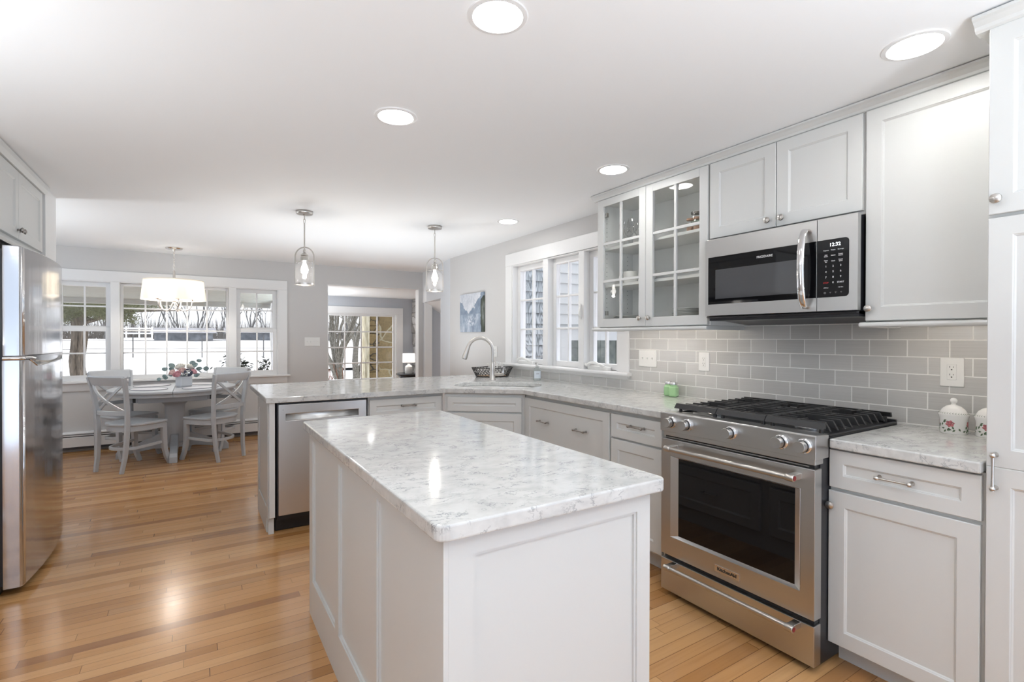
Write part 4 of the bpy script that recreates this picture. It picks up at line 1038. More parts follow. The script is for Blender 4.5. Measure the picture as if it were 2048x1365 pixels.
# control panel
m = MB(); m.extr([(-0.024, 0.838), (-0.024, 0.929), (-0.019, 0.934), (0.075, 0.928), (0.075, 0.838)], -0.004, w+0.004); m.box(0.01, w-.004, -0.012, 0.05, 0.815, 0.838)
obj('control_panel', m, M['steel'], T, 0.002, 2)
for i, x in enumerate((0.070, 0.166, 0.399, 0.625, 0.717)):
    zc = 0.888
    k = MB(); k.lathe([(0.029, -0.024), (0.029, -0.029), (0.026, -0.031), (0.0245, -0.040)], (x, 0, zc), 28, 'y')
    K = obj('knob', k, M['chrome'], T)
    obj('knob_ring', MB().lathe([(0.0247, -0.0395), (0.0247, -0.045)], (x, 0, zc), 28, 'y'), M['black'], K)
    obj('knob_cap', MB().lathe([(0.0228, -0.0448), (0.0238, -0.0465), (0.0238, -0.0675), (0.0222, -0.0705), (0.0001, -0.0695)], (x, 0, zc), 32, 'y'), M['steel'], K)
# vent gap under the panel
m = MB(); m.box(0.012, w-.012, 0.0, 0.05, 0.797, 0.8145); obj('vent_gap', m, M['black'], T)
obj('vent_trim', MB().box(0.014, w-.03, -0.006, 0.004, 0.8045, 0.8075), M['steel'], T)
# oven door: frame, recessed bevel, dark window
m = MB(); z0, z1 = 0.212, 0.800; a0, a1, b0, b1 = 0.060, 0.700, 0.310, 0.716
ring_frame(m, 0, w, z0, z1, a0, a1, b0, b1, -0.02, 0.03)
D = obj('oven_door', m, M['steel'], T, 0.002, 2)
m = MB(); c0, c1, e0, e1 = 0.096, 0.672, 0.318, 0.708
vs = [(a0, -0.020, b0), (a1, -0.020, b0), (a1, -0.020, b1), (a0, -0.020, b1), (c0, -0.004, e0), (c1, -0.004, e0), (c1, -0.004, e1), (c0, -0.004, e1)]
m.add(vs, [(0, 1, 5, 4), (1, 2, 6, 5), (2, 3, 7, 6), (3, 0, 4, 7)]); obj('window_bezel', m, M['steelv'], D).modifiers.new('solid', 'SOLIDIFY').thickness = 0.002
obj('window', MB().box(c0-.002, c1+.002, -0.005, 0.02, e0-.002, e1+.002), M['blackglass'], D)
def barhandle(parent, z, y=-0.078):
    h = MB(); x0, x1 = 0.094, 0.686
    h.tube([(x0+(x1-x0)*k/10, y, z) for k in range(11)], 0.0115, 16)
    H = obj('handle', h, M['nickel'], parent)
    for a, b in ((x0-.022, x0+.012), (x1-.012, x1+.022)):
        c = MB(); c.lathe([(0.0135, a), (0.0145, a+.003), (0.0145, b-.003), (0.0135, b)], (0, y, z), 20, 'x')
        mid = (a+b)/2; c.box(mid-.014, mid+.014, y+.006, -0.019, z-.012, z+.012)
        obj('handle_bracket', c, M['nickel'], H, 0.002)
    for sx, xx in ((1, x1), (-1, x0)): obj('medallion', MB().lathe([(0.0095, xx+sx*.0222), (0.0095, xx+sx*.0235), (0.0001, xx+sx*.0238)], (0, y, z), 20, 'x'), M['redmark'], H)
barhandle(D, 0.765)
bd = obj('badge', MB().box(0.316, 0.441, -0.0225, -0.0195, 0.238, 0.270), M['lidmetal'], D, 0.001)
text('badge_lettering', 'KitchenAid', 0.0215, M['black'], bd, 0.3785, -0.0228, 0.254, bold=0.0006)
# drawer
m = MB(); m.box(0, w, -0.02, 0.03, 0.030, 0.190); Dr = obj('warming_drawer', m, M['steel'], T, 0.003, 2)
barhandle(Dr, 0.176-0.0)
obj('drawer_gap', MB().box(0.01, w-.01, 0.0, 0.034, 0.190, 0.212), M['black'], T)
# cooktop
m = MB(); m.box(0.0, w, 0.075, 0.705, 0.905, 0.917); m.box(0.0, 0.012, 0.09, 0.705, 0.917, 0.926); m.box(w-.012, w, 0.09, 0.705, 0.917, 0.926); m.box(0, w, 0.69, 0.705, 0.917, 0.935)
obj('cooktop', m, M['blackmet'], T, 0.003, 2)
m = MB(); m.extr([(0.074, 0.9285), (0.074, 0.916), (0.15, 0.916), (0.15, 0.919)], 0.02, w-.02); obj('front_ledge', m, M['steel'], T)
for x, y, r in ((0.15, 0.23, .045), (0.15, 0.53, .036), (0.378, 0.38, .055), (0.605, 0.23, .05), (0.605, 0.53, .036)):
    b = obj('burner', MB().lathe([(r*1.15, 0.917), (r*1.15, 0.924), (r, 0.927), (r, 0.934)], (x, y, 0), 28), M['lidmetal'], T)
    obj('burner_cap', MB().lathe([(r*.92, 0.934), (r*.95, 0.937), (r*.9, 0.941), (0.0001, 0.942)], (x, y, 0), 28), M['iron'], b)
# three grates: bars run side to side, seams run front to back
gz0_, gz1_ = 0.950, 0.968
for gi in range(3):
    x0 = 0.012+gi*0.2445; x1 = x0+0.242
    m = MB()
    m.extr([(0.060, 0.946), (0.078, 0.970), (0.092, 0.970), (0.084, 0.946)], x0, x1)         # sloped front rail
    m.extr([(0.672, 0.946), (0.664, 0.968), (0.678, 0.968), (0.686, 0.946)], x0, x1)
    nb = 9
    for k in range(nb):
        y = 0.130+k*0.0605
        l = gi == 0; r = gi == 2
        xa, xb = x0, x1
        gap = (k % 3 == 1)
        hw = 0.0055
        def rib(p, q, sl0, sl1):
            m.add([(p-(.020 if sl0 else 0), y-hw, gz0_-(.018 if sl0 else 0)), (q+(.020 if sl1 else 0), y-hw, gz0_-(.018 if sl1 else 0)), (q, y-hw, gz1_), (p, y-hw, gz1_),
                   (p-(.020 if sl0 else 0), y+hw, gz0_-(.018 if sl0 else 0)), (q+(.020 if sl1 else 0), y+hw, gz0_-(.018 if sl1 else 0)), (q, y+hw, gz1_), (p, y+hw, gz1_)],
                  [(0, 1, 2, 3), (5, 4, 7, 6), (0, 4, 5, 1), (1, 5, 6, 2), (2, 6, 7, 3), (3, 7, 4, 0)])
        p0 = x0+(0.022 if l else 0.0); p1 = x1-(0.022 if r else 0.0)
        mid = (x0+x1)/2
        if k in (1, 2, 6, 7): rib(p0, mid-.045, l, False); rib(mid+.045, p1, False, r)
        else: rib(p0, p1, l, r)
    if gi > 0: m.box(x0, x0+0.009, 0.08, 0.67, gz0_, gz1_+.001)
    if gi < 2: m.box(x1-0.009, x1, 0.08, 0.67, gz0_, gz1_+.001)
    xm = (x0+x1)/2; m.box(xm-.0045, xm+.0045, 0.08, 0.185, gz0_, gz1_+.0005); m.box(xm-.0045, xm+.0045, 0.56, 0.67, gz0_, gz1_+.0005); m.box(xm-.0045, xm+.0045, 0.33, 0.43, gz0_, gz1_+.0005)
    for fx in (x0+.02, x1-.02):
        for fy in (0.09, 0.66): m.lathe([(0.009, 0.917), (0.008, 0.950)], (fx, fy, 0), 10)
    obj('grate', m, M['iron'], T, 0.0015, 2)

# ---- microwave over the range
T = thing('microwave', 'stainless over-the-range microwave with black window and arched handle', 'microwave', (2.40, 1.790, 0), H90); w = 0.760
obj('body', MB().box(0.006, w-.006, 0.030, 0.400, 1.405, 1.846), M['blackmet'], T)
m = MB(); m.extr([(0.0, 1.424), (0.03, 1.418), (0.40, 1.385), (0.40, 1.406), (0.03, 1.430)], 0.006, w-.006); obj('vent_base', m, M['darkgrey'], T)
mz0, mz1 = 1.432, 1.850; gx0, gx1, g0, g1 = 0.018, 0.5915, 1.494, 1.752
m = MB(); ring_frame(m, 0, 0.592, mz0, mz1, gx0, 0.5905, g0, g1, 0, 0.028)
D = obj('door', m, M['steel'], T, 0.002, 2)
obj('door_glass', MB().box(gx0, gx1, 0.001, 0.026, g0, g1), M['blackglass'], D)
obj('window', MB().box(0.064, 0.506, -0.0006, 0.002, 1.522, 1.681), M['mwglass'], D)
text('maker_lettering', 'FRIGIDAIRE', 0.0165, M['ptext'], D, 0.343, -0.0004, 1.718, depth=0.0003, bold=0.0001)
m = MB(); hx = 0.548
m.sweep([(hx, 0.0, 1.808), (hx, -0.022, 1.806), (hx, -0.042, 1.775), (hx, -0.054, 1.71), (hx, -0.058, 1.63), (hx, -0.054, 1.55), (hx, -0.042, 1.485), (hx, -0.022, 1.454), (hx, 0.0, 1.452)],
        [(.017*math.cos(2*PI*k/14), .008*math.sin(2*PI*k/14)) for k in range(14)], True, True, (0, -1, 0.001))
obj('handle', m, M['chrome'], D)
m = MB(); px0, px1, q0, q1 = 0.5945, w-0.004, 1.494, 1.752
ring_frame(m, px0, w, mz0, mz1, px0+.0008, 0.7265, q0, q1, 0, 0.028)
Pn = obj('control_frame', m, M['steel'], T, 0.002, 2)
pts = [(px0, q0), (0.726-.016, q0)] + [(0.726-.016+.016*math.sin(a), q0+.016-.016*math.cos(a)) for a in (PI/8, PI/4, 3*PI/8, PI/2)] + [(0.726-.016+.016*math.cos(a), q1-.016+.016*math.sin(a)) for a in (0, PI/8, PI/4, 3*PI/8, PI/2)] + [(px0, q1)]
m = MB(); n = len(pts); m.add([(x, -.0004, z) for x, z in pts]+[(x, .026, z) for x, z in pts], [tuple(range(n)), tuple(range(2*n-1, n-1, -1))]+[(i, n+i, n+(i+1) % n, (i+1) % n) for i in range(n)])
KP = obj('keypad', m, M['blackglass'], Pn)
obj('backing', MB().box(0.700, 0.7263, 0.0006, 0.025, q0+.0002, q1-.0002), M['steel'], Pn)
ty = -0.0008
text('clock_digits', '12:32', 0.0215, M['text'], KP, 0.669, ty, 1.727, depth=0.0002, bold=0.0002)
c3 = (0.632, 0.662, 0.693)
for r, (zz, row) in enumerate(((1.704, ('Popcorn', 'Potato', 'Beverage')), (1.680, ('Melt\nSoften', 'Reheat', 'Frozen\nDinner')), (1.655, ('Timer\nSet', 'Clock', 'Power\nLevel')))):
    for x, s in zip(c3, row): text('key_lettering', s, 0.0066, M['ptext'], KP, x, ty, zz, depth=0.0002, bold=0.0001)
for r, row in enumerate(('123', '456', '789')):
    for x, s in zip(c3, row): text('key_lettering', s, 0.0115, M['ptext'], KP, x, ty, 1.632-.0245*r, depth=0.0002, bold=0.0001)
text('key_lettering', 'STOP', 0.0095, M['rtext'], KP, c3[0], ty, 1.5585, depth=0.0002, bold=0.0001)
text('key_lettering', '0', 0.0115, M['ptext'], KP, c3[1], ty, 1.5585, depth=0.0002, bold=0.0001); text('key_lettering', 'START', 0.0095, M['ptext'], KP, c3[2], ty, 1.5585, depth=0.0002, bold=0.0001)
text('key_lettering', '+30 Sec', 0.0066, M['ptext'], KP, c3[0], ty, 1.536, depth=0.0002); text('key_lettering', '+30 Sec', 0.0066, M['ptext'], KP, c3[2], ty, 1.536, depth=0.0002)
for i in range(4):
    x = 0.628+i*0.0225; k = MB()
    if i == 0: k.lathe([(0.0055, ty), (0.0055, ty-.0004)], (x, 0, 1.5135), 14, 'y')
    else: k.add([(x-.004, ty, 1.517), (x+.004, ty, 1.517), (x, ty, 1.510), (x-.004, ty+.0005, 1.517), (x+.004, ty+.0005, 1.517), (x, ty+.0005, 1.510)], [(0, 1, 2), (3, 5, 4), (0, 3, 4, 1), (1, 4, 5, 2), (2, 5, 3, 0)])
    obj('key_symbol', k, M['gtext'], KP)

# ---- dishwasher
T = thing('dishwasher', 'stainless dishwasher with pocket handle at the end of the peninsula', 'dishwasher', (0.450, 3.650, 0)); w = 0.600
obj('body', MB().box(0.004, w-.004, 0.0, 0.56, 0.09, 0.868), M['blackmet'], T)
m = MB(); x0, x1, z0, z1 = 0.012, w-0.006, 0.122, 0.860; hx0, hx1, hz0, hz1 = 0.056, 0.538, 0.752, 0.797
ring_frame(m, x0, x1, z0, z1, hx0, hx1, hz0, hz1, -0.022, 0)
D = obj('door', m, M['steelv'], T, 0.0025, 2)
m = MB(); N = 10; vs = []
for k in range(N+1):
    zz = hz0+(hz1-hz0)*k/N; vs += [(hx0, -0.0225+0.016*math.sin(PI*k/N*.5+.2), zz), (hx1, -0.0225+0.016*math.sin(PI*k/N*.5+.2), zz)]
m.add(vs, [(2*k, 2*k+1, 2*k+3, 2*k+2) for k in range(N)], True); s = obj('pocket_handle', m, M['steel'], D); s.modifiers.new('solid', 'SOLIDIFY').thickness = 0.001
obj('sensor', MB().lathe([(0.0022, -0.0222), (0.0022, -0.0228)], (0.04, 0, 0.826), 10, 'y'), M['black'], D)
obj('toe_panel', MB().box(0.0, w, 0.05, 0.08, 0.004, 0.118).box(0.03, 0.045, 0.048, 0.052, 0.04, 0.10), M['black'], T)

# ---- refrigerator
T = thing('refrigerator', 'tall stainless refrigerator with bowed doors on the left edge', 'refrigerator', (-0.812, 3.462, 0), PI/2); w = 0.925
obj('body', MB().box(0.012, w-.012, 0.02, 0.72, 0.03, 1.745), M['darkgrey'], T)
obj('gasket', MB().box(0.006, w-.006, 0.004, 0.02, 0.06, 1.75), M['blackmet'], T)
obj('foot_grille', MB().box(0.02, w-.02, 0.03, 0.10, 0.0, 0.06), M['black'], T)
def bow(n=28):
    pts = [(0.0, 0.004), (0.0, -0.055), (0.004, -0.063), (0.012, -0.068)]
    for k in range(n+1):
        u = k/n; x = 0.020+(w-0.04)*u; pts.append((x, -0.069-0.027*(1-(2*u-1)**2)))
    pts += [(w-0.012, -0.068), (w-0.004, -0.063), (w, -0.055), (w, 0.004)]
    return pts
def bowy(x): u = (x-.02)/(w-.04); return -0.069-0.027*(1-(2*u-1)**2)
B_ = bow()
m = MB(); m.prism(B_, 1.212, 1.768, True); FD = obj('freezer_door', m, M['fridge'], T, 0.004, 2)
# lower door with a scooped pull at the top: top edge dips along the pocket
m = MB(); n = len(B_); vs = [(x, y, 0.045) for x, y in B_]
def ztop(x): 
    if x < 0.10: return 1.190
    if x < 0.20: return 1.190-0.035*(x-.10)/.10
    if x > 0.88: return 1.190
    return 1.155+0.010*(x-.2)/.6
vs += [(x, y, ztop(x)) for x, y in B_]
fs = [tuple(range(n-1, -1, -1)), tuple(range(n, 2*n))]+[(i, i+1, n+i+1, n+i) for i in range(n-1)]+[(n-1, 0, n, 2*n-1)]
m.add(vs, fs, True); LD = obj('refrigerator_door', m, M['fridge'], T)
m = MB(); xs = [0.02+0.885*k/24 for k in range(25)]
m.sweep([(x, bowy(x)+0.022, 1.172) for x in xs], [(.010, -.034), (.010, .038), (-.010, .038), (-.010, -.034)], False, True, (0, 0, 1)); obj('pocket_recess', m, M['recess'], T)
m = MB(); xs = [0.035+0.12*k/8 for k in range(9)]
m.tube([(-0.004, 0.0, 1.201), (-0.0045, -0.03, 1.201), (-0.004, -0.058, 1.201), (0.004, -0.068, 1.201), (0.018, -0.0715, 1.201)]+[(x, bowy(x)+0.001, 1.201-0.018*max(0, (x-.1)/.055)*.4) for x in xs], 0.010, 12); obj('handle_trim', m, M['chrome'], T)
m = MB(); xs = [0.10]+[0.20+0.66*k/18 for k in range(19)]
m.tube([(x, bowy(x)-0.001, ztop(x)+0.002) for x in xs], 0.0035, 8); obj('pocket_lip', m, M['chrome'], LD)
for z0, z1, par in ((0.05, 1.185, LD), (1.215, 1.765, FD)):
    m = MB()
    for x in (0.020, 0.031): m.tube([(x, bowy(x)-0.0005, z0), (x, bowy(x)-0.0005, z1)], 0.003, 8)
    obj('edge_trim', m, M['chrome'], par)

# ================================================================== LIGHT FITTINGS
def can(x, y, label, r=0.077, group=None):
    T = thing('recessed_light', label, 'ceiling light', (x, y, CEIL), 0, group)
    obj('trim_ring', MB().lathe([(r, -0.002), (r+0.004, -0.006), (r+0.018, -0.004), (r+0.021, -0.0005)], (0, 0, 0), 36, close=False), M['trim'], T)
    obj('lens', MB().lathe([(r+.001, -0.0012), (r*.98, -0.003), (0.0001, -0.0035)], (0, 0, 0), 36), M['lens'], T)
    return T
can(0.82, 1.39, 'recessed ceiling light nearest above the island, at the top edge of the photo')
can(0.79, 2.272, 'recessed ceiling light in mid ceiling, above the far end of the island')
can(2.139, 0.744, 'recessed ceiling light in front of the tall wall cabinet by the pantry')
can(2.16, 2.27, 'recessed ceiling light in front of the glass door cabinet')
can(2.34, 3.78, 'small distant recessed ceiling light above the corner sink')
# unseen extra ceiling lights added behind the camera as fill
for x, y in ((-0.5, 0.2), (-0.5, -0.9), (1.0, -0.9)):
    can(x, y, 'added fill ceiling light behind the viewpoint', group='added fill lights behind the viewpoint')

def plight(name, parent, loc, watts, col, r=0.02):
    l = bpy.data.lights.new(name, 'POINT'); l.energy = watts; l.color = col; l.shadow_soft_size = r
    o = bpy.data.objects.new(name, l); COL.objects.link(o); o.parent = parent; o.location = loc; return o
def pendant(x, y, label):
    T = thing('pendant_light', label, 'pendant light', (x, y, CEIL), -yaw)
    obj('canopy', MB().lathe([(0.0001, 0.0), (0.064, 0.0), (0.0655, -0.004), (0.0655, -0.018), (0.062, -0.023), (0.014, -0.026), (0.009, -0.032)], (0, 0, 0), 32), M['nickel'], T)
    m = MB()
    for k in range(2):
        z = -0.048-0.030*k; L = [(0.0075*math.cos(t)*(1 if k else 0), 0.0075*math.cos(t)*(0 if k else 1), z+0.019*math.sin(t)) for t in [2*PI*j/16 for j in range(16)]]
        m.tube(L, 0.0022, 6, closed=True)
    obj('chain', m, M['nickel'], T)
    obj('rod', MB().tube([(0, 0, -0.094), (0, 0, -0.31)], 0.0056, 12), M['nickel'], T)
    m = MB(); pts = [(-0.0765, 0, -0.60), (-0.0765, 0, -0.50), (-0.0765, 0, -0.37)]+[(-0.0765*math.cos(a), 0, -0.37+0.0765*math.sin(a)) for a in [PI*k/14 for k in range(1, 14)]]+[(0.0765, 0, -0.37), (0.0765, 0, -0.50), (0.0765, 0, -0.60)]
    m.bar(pts, 0.010, 0.003, (0, 1, 0)); m.box(-.0765, -.03, -.004, .004, -.410, -.404); m.box(.03, .0765, -.004, .004, -.410, -.404)
    m.lathe([(0.078, -0.602), (0.078, -0.590), (0.0755, -0.590), (0.0755, -0.602), (0.078, -0.602)], (0, 0, 0), 40, close=False)
    obj('cage', m, M['nickel'], T)
    obj('socket', MB().lathe([(0.006, -0.308), (0.012, -0.316), (0.013, -0.328), (0.008, -0.336), (0.020, -0.344), (0.028, -0.352), (0.030, -0.362), (0.027, -0.366), (0.033, -0.374), (0.033, -0.404)], (0, 0, 0), 28), M['nickel'], T)
    g = MB(); g.lathe([(0.032, -0.404), (0.045, -0.410), (0.066, -0.428), (0.0725, -0.440), (0.0725, -0.598), (0.0705, -0.598), (0.0705, -0.441), (0.064, -0.430), (0.043, -0.412), (0.032, -0.406)], (0, 0, 0), 44, close=False); obj('glass_shade', g, M['seed'], T)
    obj('bulb', MB().lathe([(0.012, -0.404), (0.013, -0.425), (0.022, -0.450), (0.029, -0.475), (0.027, -0.497), (0.016, -0.511), (0.0001, -0.515)], (0, 0, 0), 20), M['bulb'], T)
    plight('bulb_glow', T, (0, 0, -0.535), BULB_W, (1, .93, .84), 0.015)
pendant(0.755, 4.385, 'glass pendant light on the left, hanging over the dishwasher end of the peninsula')
pendant(1.876, 4.320, 'glass pendant light on the right, hanging near the corner sink')

can(2.35, 7.86, 'added fill light on the sunroom ceiling just beyond the opening').location.z = 2.125  # extra lamp behind the header, added to brighten the sunroom
T = thing('hall_fill_globe', 'small added fill light in the stair hall, hidden by the door jamb', 'light', (3.85, 6.27, 1.25))  # unseen lamp added to brighten the stair hall
obj('globe', MB().ball((0, .06, 0), .06, 16, 10), M['bulb'], T); obj('bracket', MB().box(-.03, .03, -.018, .005, -.03, .03), M['nickel'], T)
# fill lamps added out of view to throw light on the ceilings
def fill_uplighter(x, y, label, watts=FILL_UPLIGHT_W, h=1.24):
    T = thing('added_fill_lamp', label, 'added fill lamp', (x, y, 0))
    obj('base', MB().lathe([(.0001, 0), (.14, 0), (.14, .012), (.02, .025)], (0, 0, 0), 32), M['nickel'], T)
    obj('pole', MB().tube([(0, 0, .02), (0, 0, h-.12)], .012, 12), M['nickel'], T)
    obj('lamp_shade', MB().lathe([(.03, h-.14), (.12, h-.11), (.20, h-.04), (.215, h), (.21, h), (.19, h-.035), (.11, h-.10), (.03, h-.125)], (0, 0, 0), 40), M['wshade'], T)
    l = bpy.data.lights.new('fill_uplight', 'AREA'); l.shape = 'DISK'; l.size = 0.34; l.energy = watts; l.color = (.90, .96, 1.0)
    o = bpy.data.objects.new('fill_uplight', l); COL.objects.link(o); o.parent = T; o.location = (0, 0, h-.005); o.rotation_euler = (PI, 0, 0)
fill_uplighter(0.85, 5.35, 'low added fill lamp hidden behind the peninsula, left one of two', 8.0, 0.80)
fill_uplighter(1.95, 5.45, 'low added fill lamp hidden behind the peninsula, right one of two', 7.5, 0.80)
fill_uplighter(0.35, -0.75, 'added fill lamp throwing its light upward, left one behind the viewpoint')
fill_uplighter(1.35, -0.95, 'added fill lamp throwing its light upward, right one behind the viewpoint')
fill_uplighter(-1.25, 1.9, 'added fill lamp throwing its light upward beside the left wall, outside the view', 14.0)
fill_uplighter(1.60, 9.30, 'added fill lamp throwing its light upward in the sunroom, hidden left of the wide opening', 16.0)
fill_uplighter(-1.95, 5.45, 'added fill lamp throwing its light upward in the dining corner hidden behind the refrigerator wall', 13.0)

# drum fixture over the table
T = thing('chandelier', 'cream drum shade chandelier with nickel arms over the dining table', 'chandelier', (-0.21, 6.985, CEIL), -0.3)
obj('canopy', MB().lathe([(0.0001, 0), (0.083, 0), (0.085, -0.008), (0.078, -0.018), (0.02, -0.022), (0.014, -0.04)], (0, 0, 0), 32), M['polnickel'], T)
m = MB()
for k in range(8):
    z = -0.055-0.026*k; a = k % 2
    m.tube([(0.008*math.cos(t)*(1-a), 0.008*math.cos(t)*a, z+0.017*math.sin(t)) for t in [2*PI*j/14 for j in range(14)]], 0.0026, 6, closed=True)
obj('chain', m, M['polnickel'], T)
obj('stem', MB().lathe([(0.006, -0.26), (0.013, -0.268), (0.013, -0.44), (0.010, -0.60), (0.026, -0.606), (0.030, -0.615), (0.012, -0.625), (0.014, -0.645)], (0, 0, 0), 20), M['polnickel'], T)
m = MB(); R_ = 0.318; r_ = 0.292
m.lathe([(r_, -0.374), (R_, -0.605), (R_-.003, -0.605), (r_-.003, -0.374), (r_, -0.374)], (0, 0, 0), 56, close=False); obj('drum_shade', m, M['shade'], T)
obj('top_light_block', MB().lathe([(0.0145, -0.385), (r_-.006, -0.385), (r_-.006, -0.388), (0.0145, -0.388)], (0, 0, 0), 40), M['wshade'], T)  # unseen disc added to keep the bulb light off the ceiling
for k in range(5):
    a = 2*PI*k/5+.25; c, s = math.cos(a), math.sin(a); m = MB()
    m.tube([(0.012*c, 0.012*s, -0.63), (0.045*c, 0.045*s, -0.705), (0.085*c, 0.085*s, -0.728), (0.135*c, 0.135*s, -0.715), (0.17*c, 0.17*s, -0.67), (0.178*c, 0.178*s, -0.60)], 0.0075, 10)
    A_ = obj('arm', m, M['polnickel'], T)
    obj('bobeche', MB().lathe([(0.008, -0.606), (0.030, -0.600), (0.031, -0.596), (0.012, -0.596), (0.012, -0.53)], (0.178*c, 0.178*s, 0), 18), M['polnickel'], A_)
    obj('candle_bulb', MB().lathe([(0.010, -0.53), (0.016, -0.50), (0.012, -0.465), (0.0001, -0.44)], (0.178*c, 0.178*s, 0), 12), M['candle'], A_)
plight('shade_glow', T, (0, 0, -0.50), SHADE_W, (1, .93, .84), 0.08)

# ================================================================== DINING SET
TC = (-0.20, 6.79)
T = thing('dining_table', 'round pale grey pedestal dining table by the window', 'table', (TC[0], TC[1], 0))
def disc(m, r, z0, z1, a0, a1, n=40):
    pts = [(r*math.cos(a0+(a1-a0)*k/n), r*math.sin(a0+(a1-a0)*k/n)) for k in range(n+1)]
    m.prism(pts, z0, z1)
for a0 in (-PI/2, PI/2):      # two half leaves meeting on a seam
    m = MB(); ox = 0.001 if a0 < 0 else -0.001
    m.T = Matrix.Translation((ox, 0, 0)); disc(m, 0.60, 0.724, 0.75, a0, a0+PI); obj('table_leaf', m, M['chair'], T, 0.007, 3)
    m = MB(); m.T = Matrix.Translation((ox, 0, 0)); disc(m, 0.57, 0.686, 0.7235, a0, a0+PI); obj('apron', m, M['chair'], T, 0.003, 2)
m = MB(); m.box(-0.31, 0.31, -0.30, 0.30, 0.612, 0.685); obj('slide_frame', m, M['chair'], T, 0.004, 2)
m = MB()
for s in (-1, 1):
    for yy in (-.26, .26): m.box(s*0.31, s*0.385, yy-.030, yy+.030, 0.620, 0.68)
obj('slide_rail', m, M['chair'], T, 0.002, 1)
m = MB()
for s in (-1, 1):
    for yy in (-.26, .26): m.box(s*0.33, s*0.357, yy-.0312, yy+.0312, 0.624, 0.676)
obj('slide_lock', m, M['slot'], T)
obj('pedestal', MB().lathe([(0.125, 0.09), (0.125, 0.135), (0.104, 0.145), (0.101, 0.20), (0.098, 0.26), (0.095, 0.54), (0.102, 0.56), (0.124, 0.58), (0.126, 0.612)], (0, 0, 0), 40), M['chair'], T)
for k in range(4):
    a = -PI/2+k*PI/2; m = MB(); m.T = Matrix.Rotation(a, 4, 'Z')
    prof = [(0.09, 0.075), (0.09, 0.235), (0.16, 0.23), (0.24, 0.19), (0.34, 0.145), (0.44, 0.115), (0.50, 0.095), (0.525, 0.06), (0.525, 0.0), (0.455, 0.0), (0.44, 0.035), (0.34, 0.06), (0.2, 0.08)]
    vs = [(x, -0.036, z) for x, z in prof]+[(x, 0.036, z) for x, z in prof]; n = len(prof)
    m.add(vs, [tuple(range(n)), tuple(range(2*n-1, n-1, -1))]+[(i, n+i, n+(i+1) % n, (i+1) % n) for i in range(n)])
    obj('foot', m, M['chair'], T, 0.005, 2)

def make_chair(label):
    T = thing('dining_chair', label, 'chair', (0, 0, 0))
    # seat: shield outline, straight front, rounded back
    def outline(s=1.0, n=10):
        P = [(-0.205, -0.205), (0.205, -0.205), (0.222, -0.19), (0.222, -0.05), (0.205, 0.07)]
        P += [(0.205*math.cos(a), 0.07+0.128*math.sin(a)) for a in [PI*k/14 for k in range(1, 14)]]
        P += [(-0.205, 0.07), (-0.222, -0.05), (-0.222, -0.19)]
        return [(x*s, y*s) for x, y in P]
    m = MB(); m.prism(outline(), 0.440, 0.464, True); obj('seat', m, M['chair'], T, 0.006, 2)
    m = MB(); m.prism(outline(0.94), 0.385, 0.4395, True); obj('seat_rail', m, M['chair'], T, 0.002, 1)
    for s in (-1, 1):
        m = MB(); m.bar([(s*0.188, -0.178, 0.43), (s*0.189, -0.176, 0.30), (s*0.190, -0.182, 0.18), (s*0.193, -0.205, 0.08), (s*0.197, -0.240, 0.0)], 0.038, 0.046, (0, 1, 0), [1, 1.05, 1.0, .92, .85]); obj('leg', m, M['chair'], T, 0.004, 2)
        m = MB(); m.bar([(s*0.158, 0.240, 0.0), (s*0.168, 0.214, 0.15), (s*0.176, 0.202, 0.32), (s*0.182, 0.200, 0.46), (s*0.190, 0.208, 0.62), (s*0.202, 0.232, 0.80), (s*0.214, 0.260, 0.925)], 0.026, 0.040, (0, 1, 0), [.9, 1, 1.05, 1.05, 1, 1, 1]); obj('rear_post', m, M['chair'], T, 0.004, 2)
    def arc(z, hw, y0, bow, n=12): return [(-hw+2*hw*k/n, y0+bow*(1-(2*k/n-1)**2), z) for k in range(n+1)]
    m = MB(); N = 12
    a = arc(0.845, 0.202, 0.236, 0.035); b = arc(0.925, 0.214, 0.258, 0.040)
    vs = []
    for k in range(N+1):
        p, q = Vector(a[k]), Vector(b[k]); t = Vector((0, 0.011, 0))
        vs += [p-t, p+t, q+t*1.6, q+Vector((0, 0.004, 0.014)), q-t*1.2]
    m.add(vs, [(5*k+i, 5*k+(i+1) % 5, 5*k+5+(i+1) % 5, 5*k+5+i) for k in range(N) for i in range(5)]+[(4, 3, 2, 1, 0), tuple(5*N+i for i in range(5))])
    obj('top_rail', m, M['chair'], T, 0.003, 2)
    m = MB(); P = arc(0.575, 0.180, 0.203, 0.040); m.bar(P, 0.020, 0.044, (0, 0, 1)); obj('lower_rail', m, M['chair'], T, 0.003, 2)
    for s in (-1, 1):
        m = MB(); P = []
        for k in range(11):
            u = k/10; x = s*(-0.155+0.335*u); z = 0.593+0.262*u; y = 0.208+0.030*u+0.040*(1-(2*u-1)**2)+(0.004*s)
            x += s*0.03*math.sin(PI*u); P.append((x, y, z))
        m.bar(P, 0.026, 0.013, (0, 1, 0)); obj('cross_slat', m, M['chair'], T, 0.002, 1)
    m = MB(); P = [(-0.182, -0.175, 0.235), (-0.175, -0.06, 0.228), (-0.158, 0.05, 0.222)]+[(-0.158*math.cos(t), 0.05+0.125*math.sin(t), 0.218) for t in [PI*k/12 for k in range(1, 12)]]+[(0.158, 0.05, 0.222), (0.175, -0.06, 0.228), (0.182, -0.175, 0.235)]
    m.bar(P, 0.020, 0.028, (0, 0, 1)); obj('hoop_stretcher', m, M['chair'], T, 0.002, 1)
    return T
ch = make_chair('pale grey X-back dining chair nearest the refrigerator, its back towards the viewer')
def put(o, x, y, fx, fy): o.location = (x, y, 0); o.rotation_euler = (0, 0, math.atan2(fx, -fy))
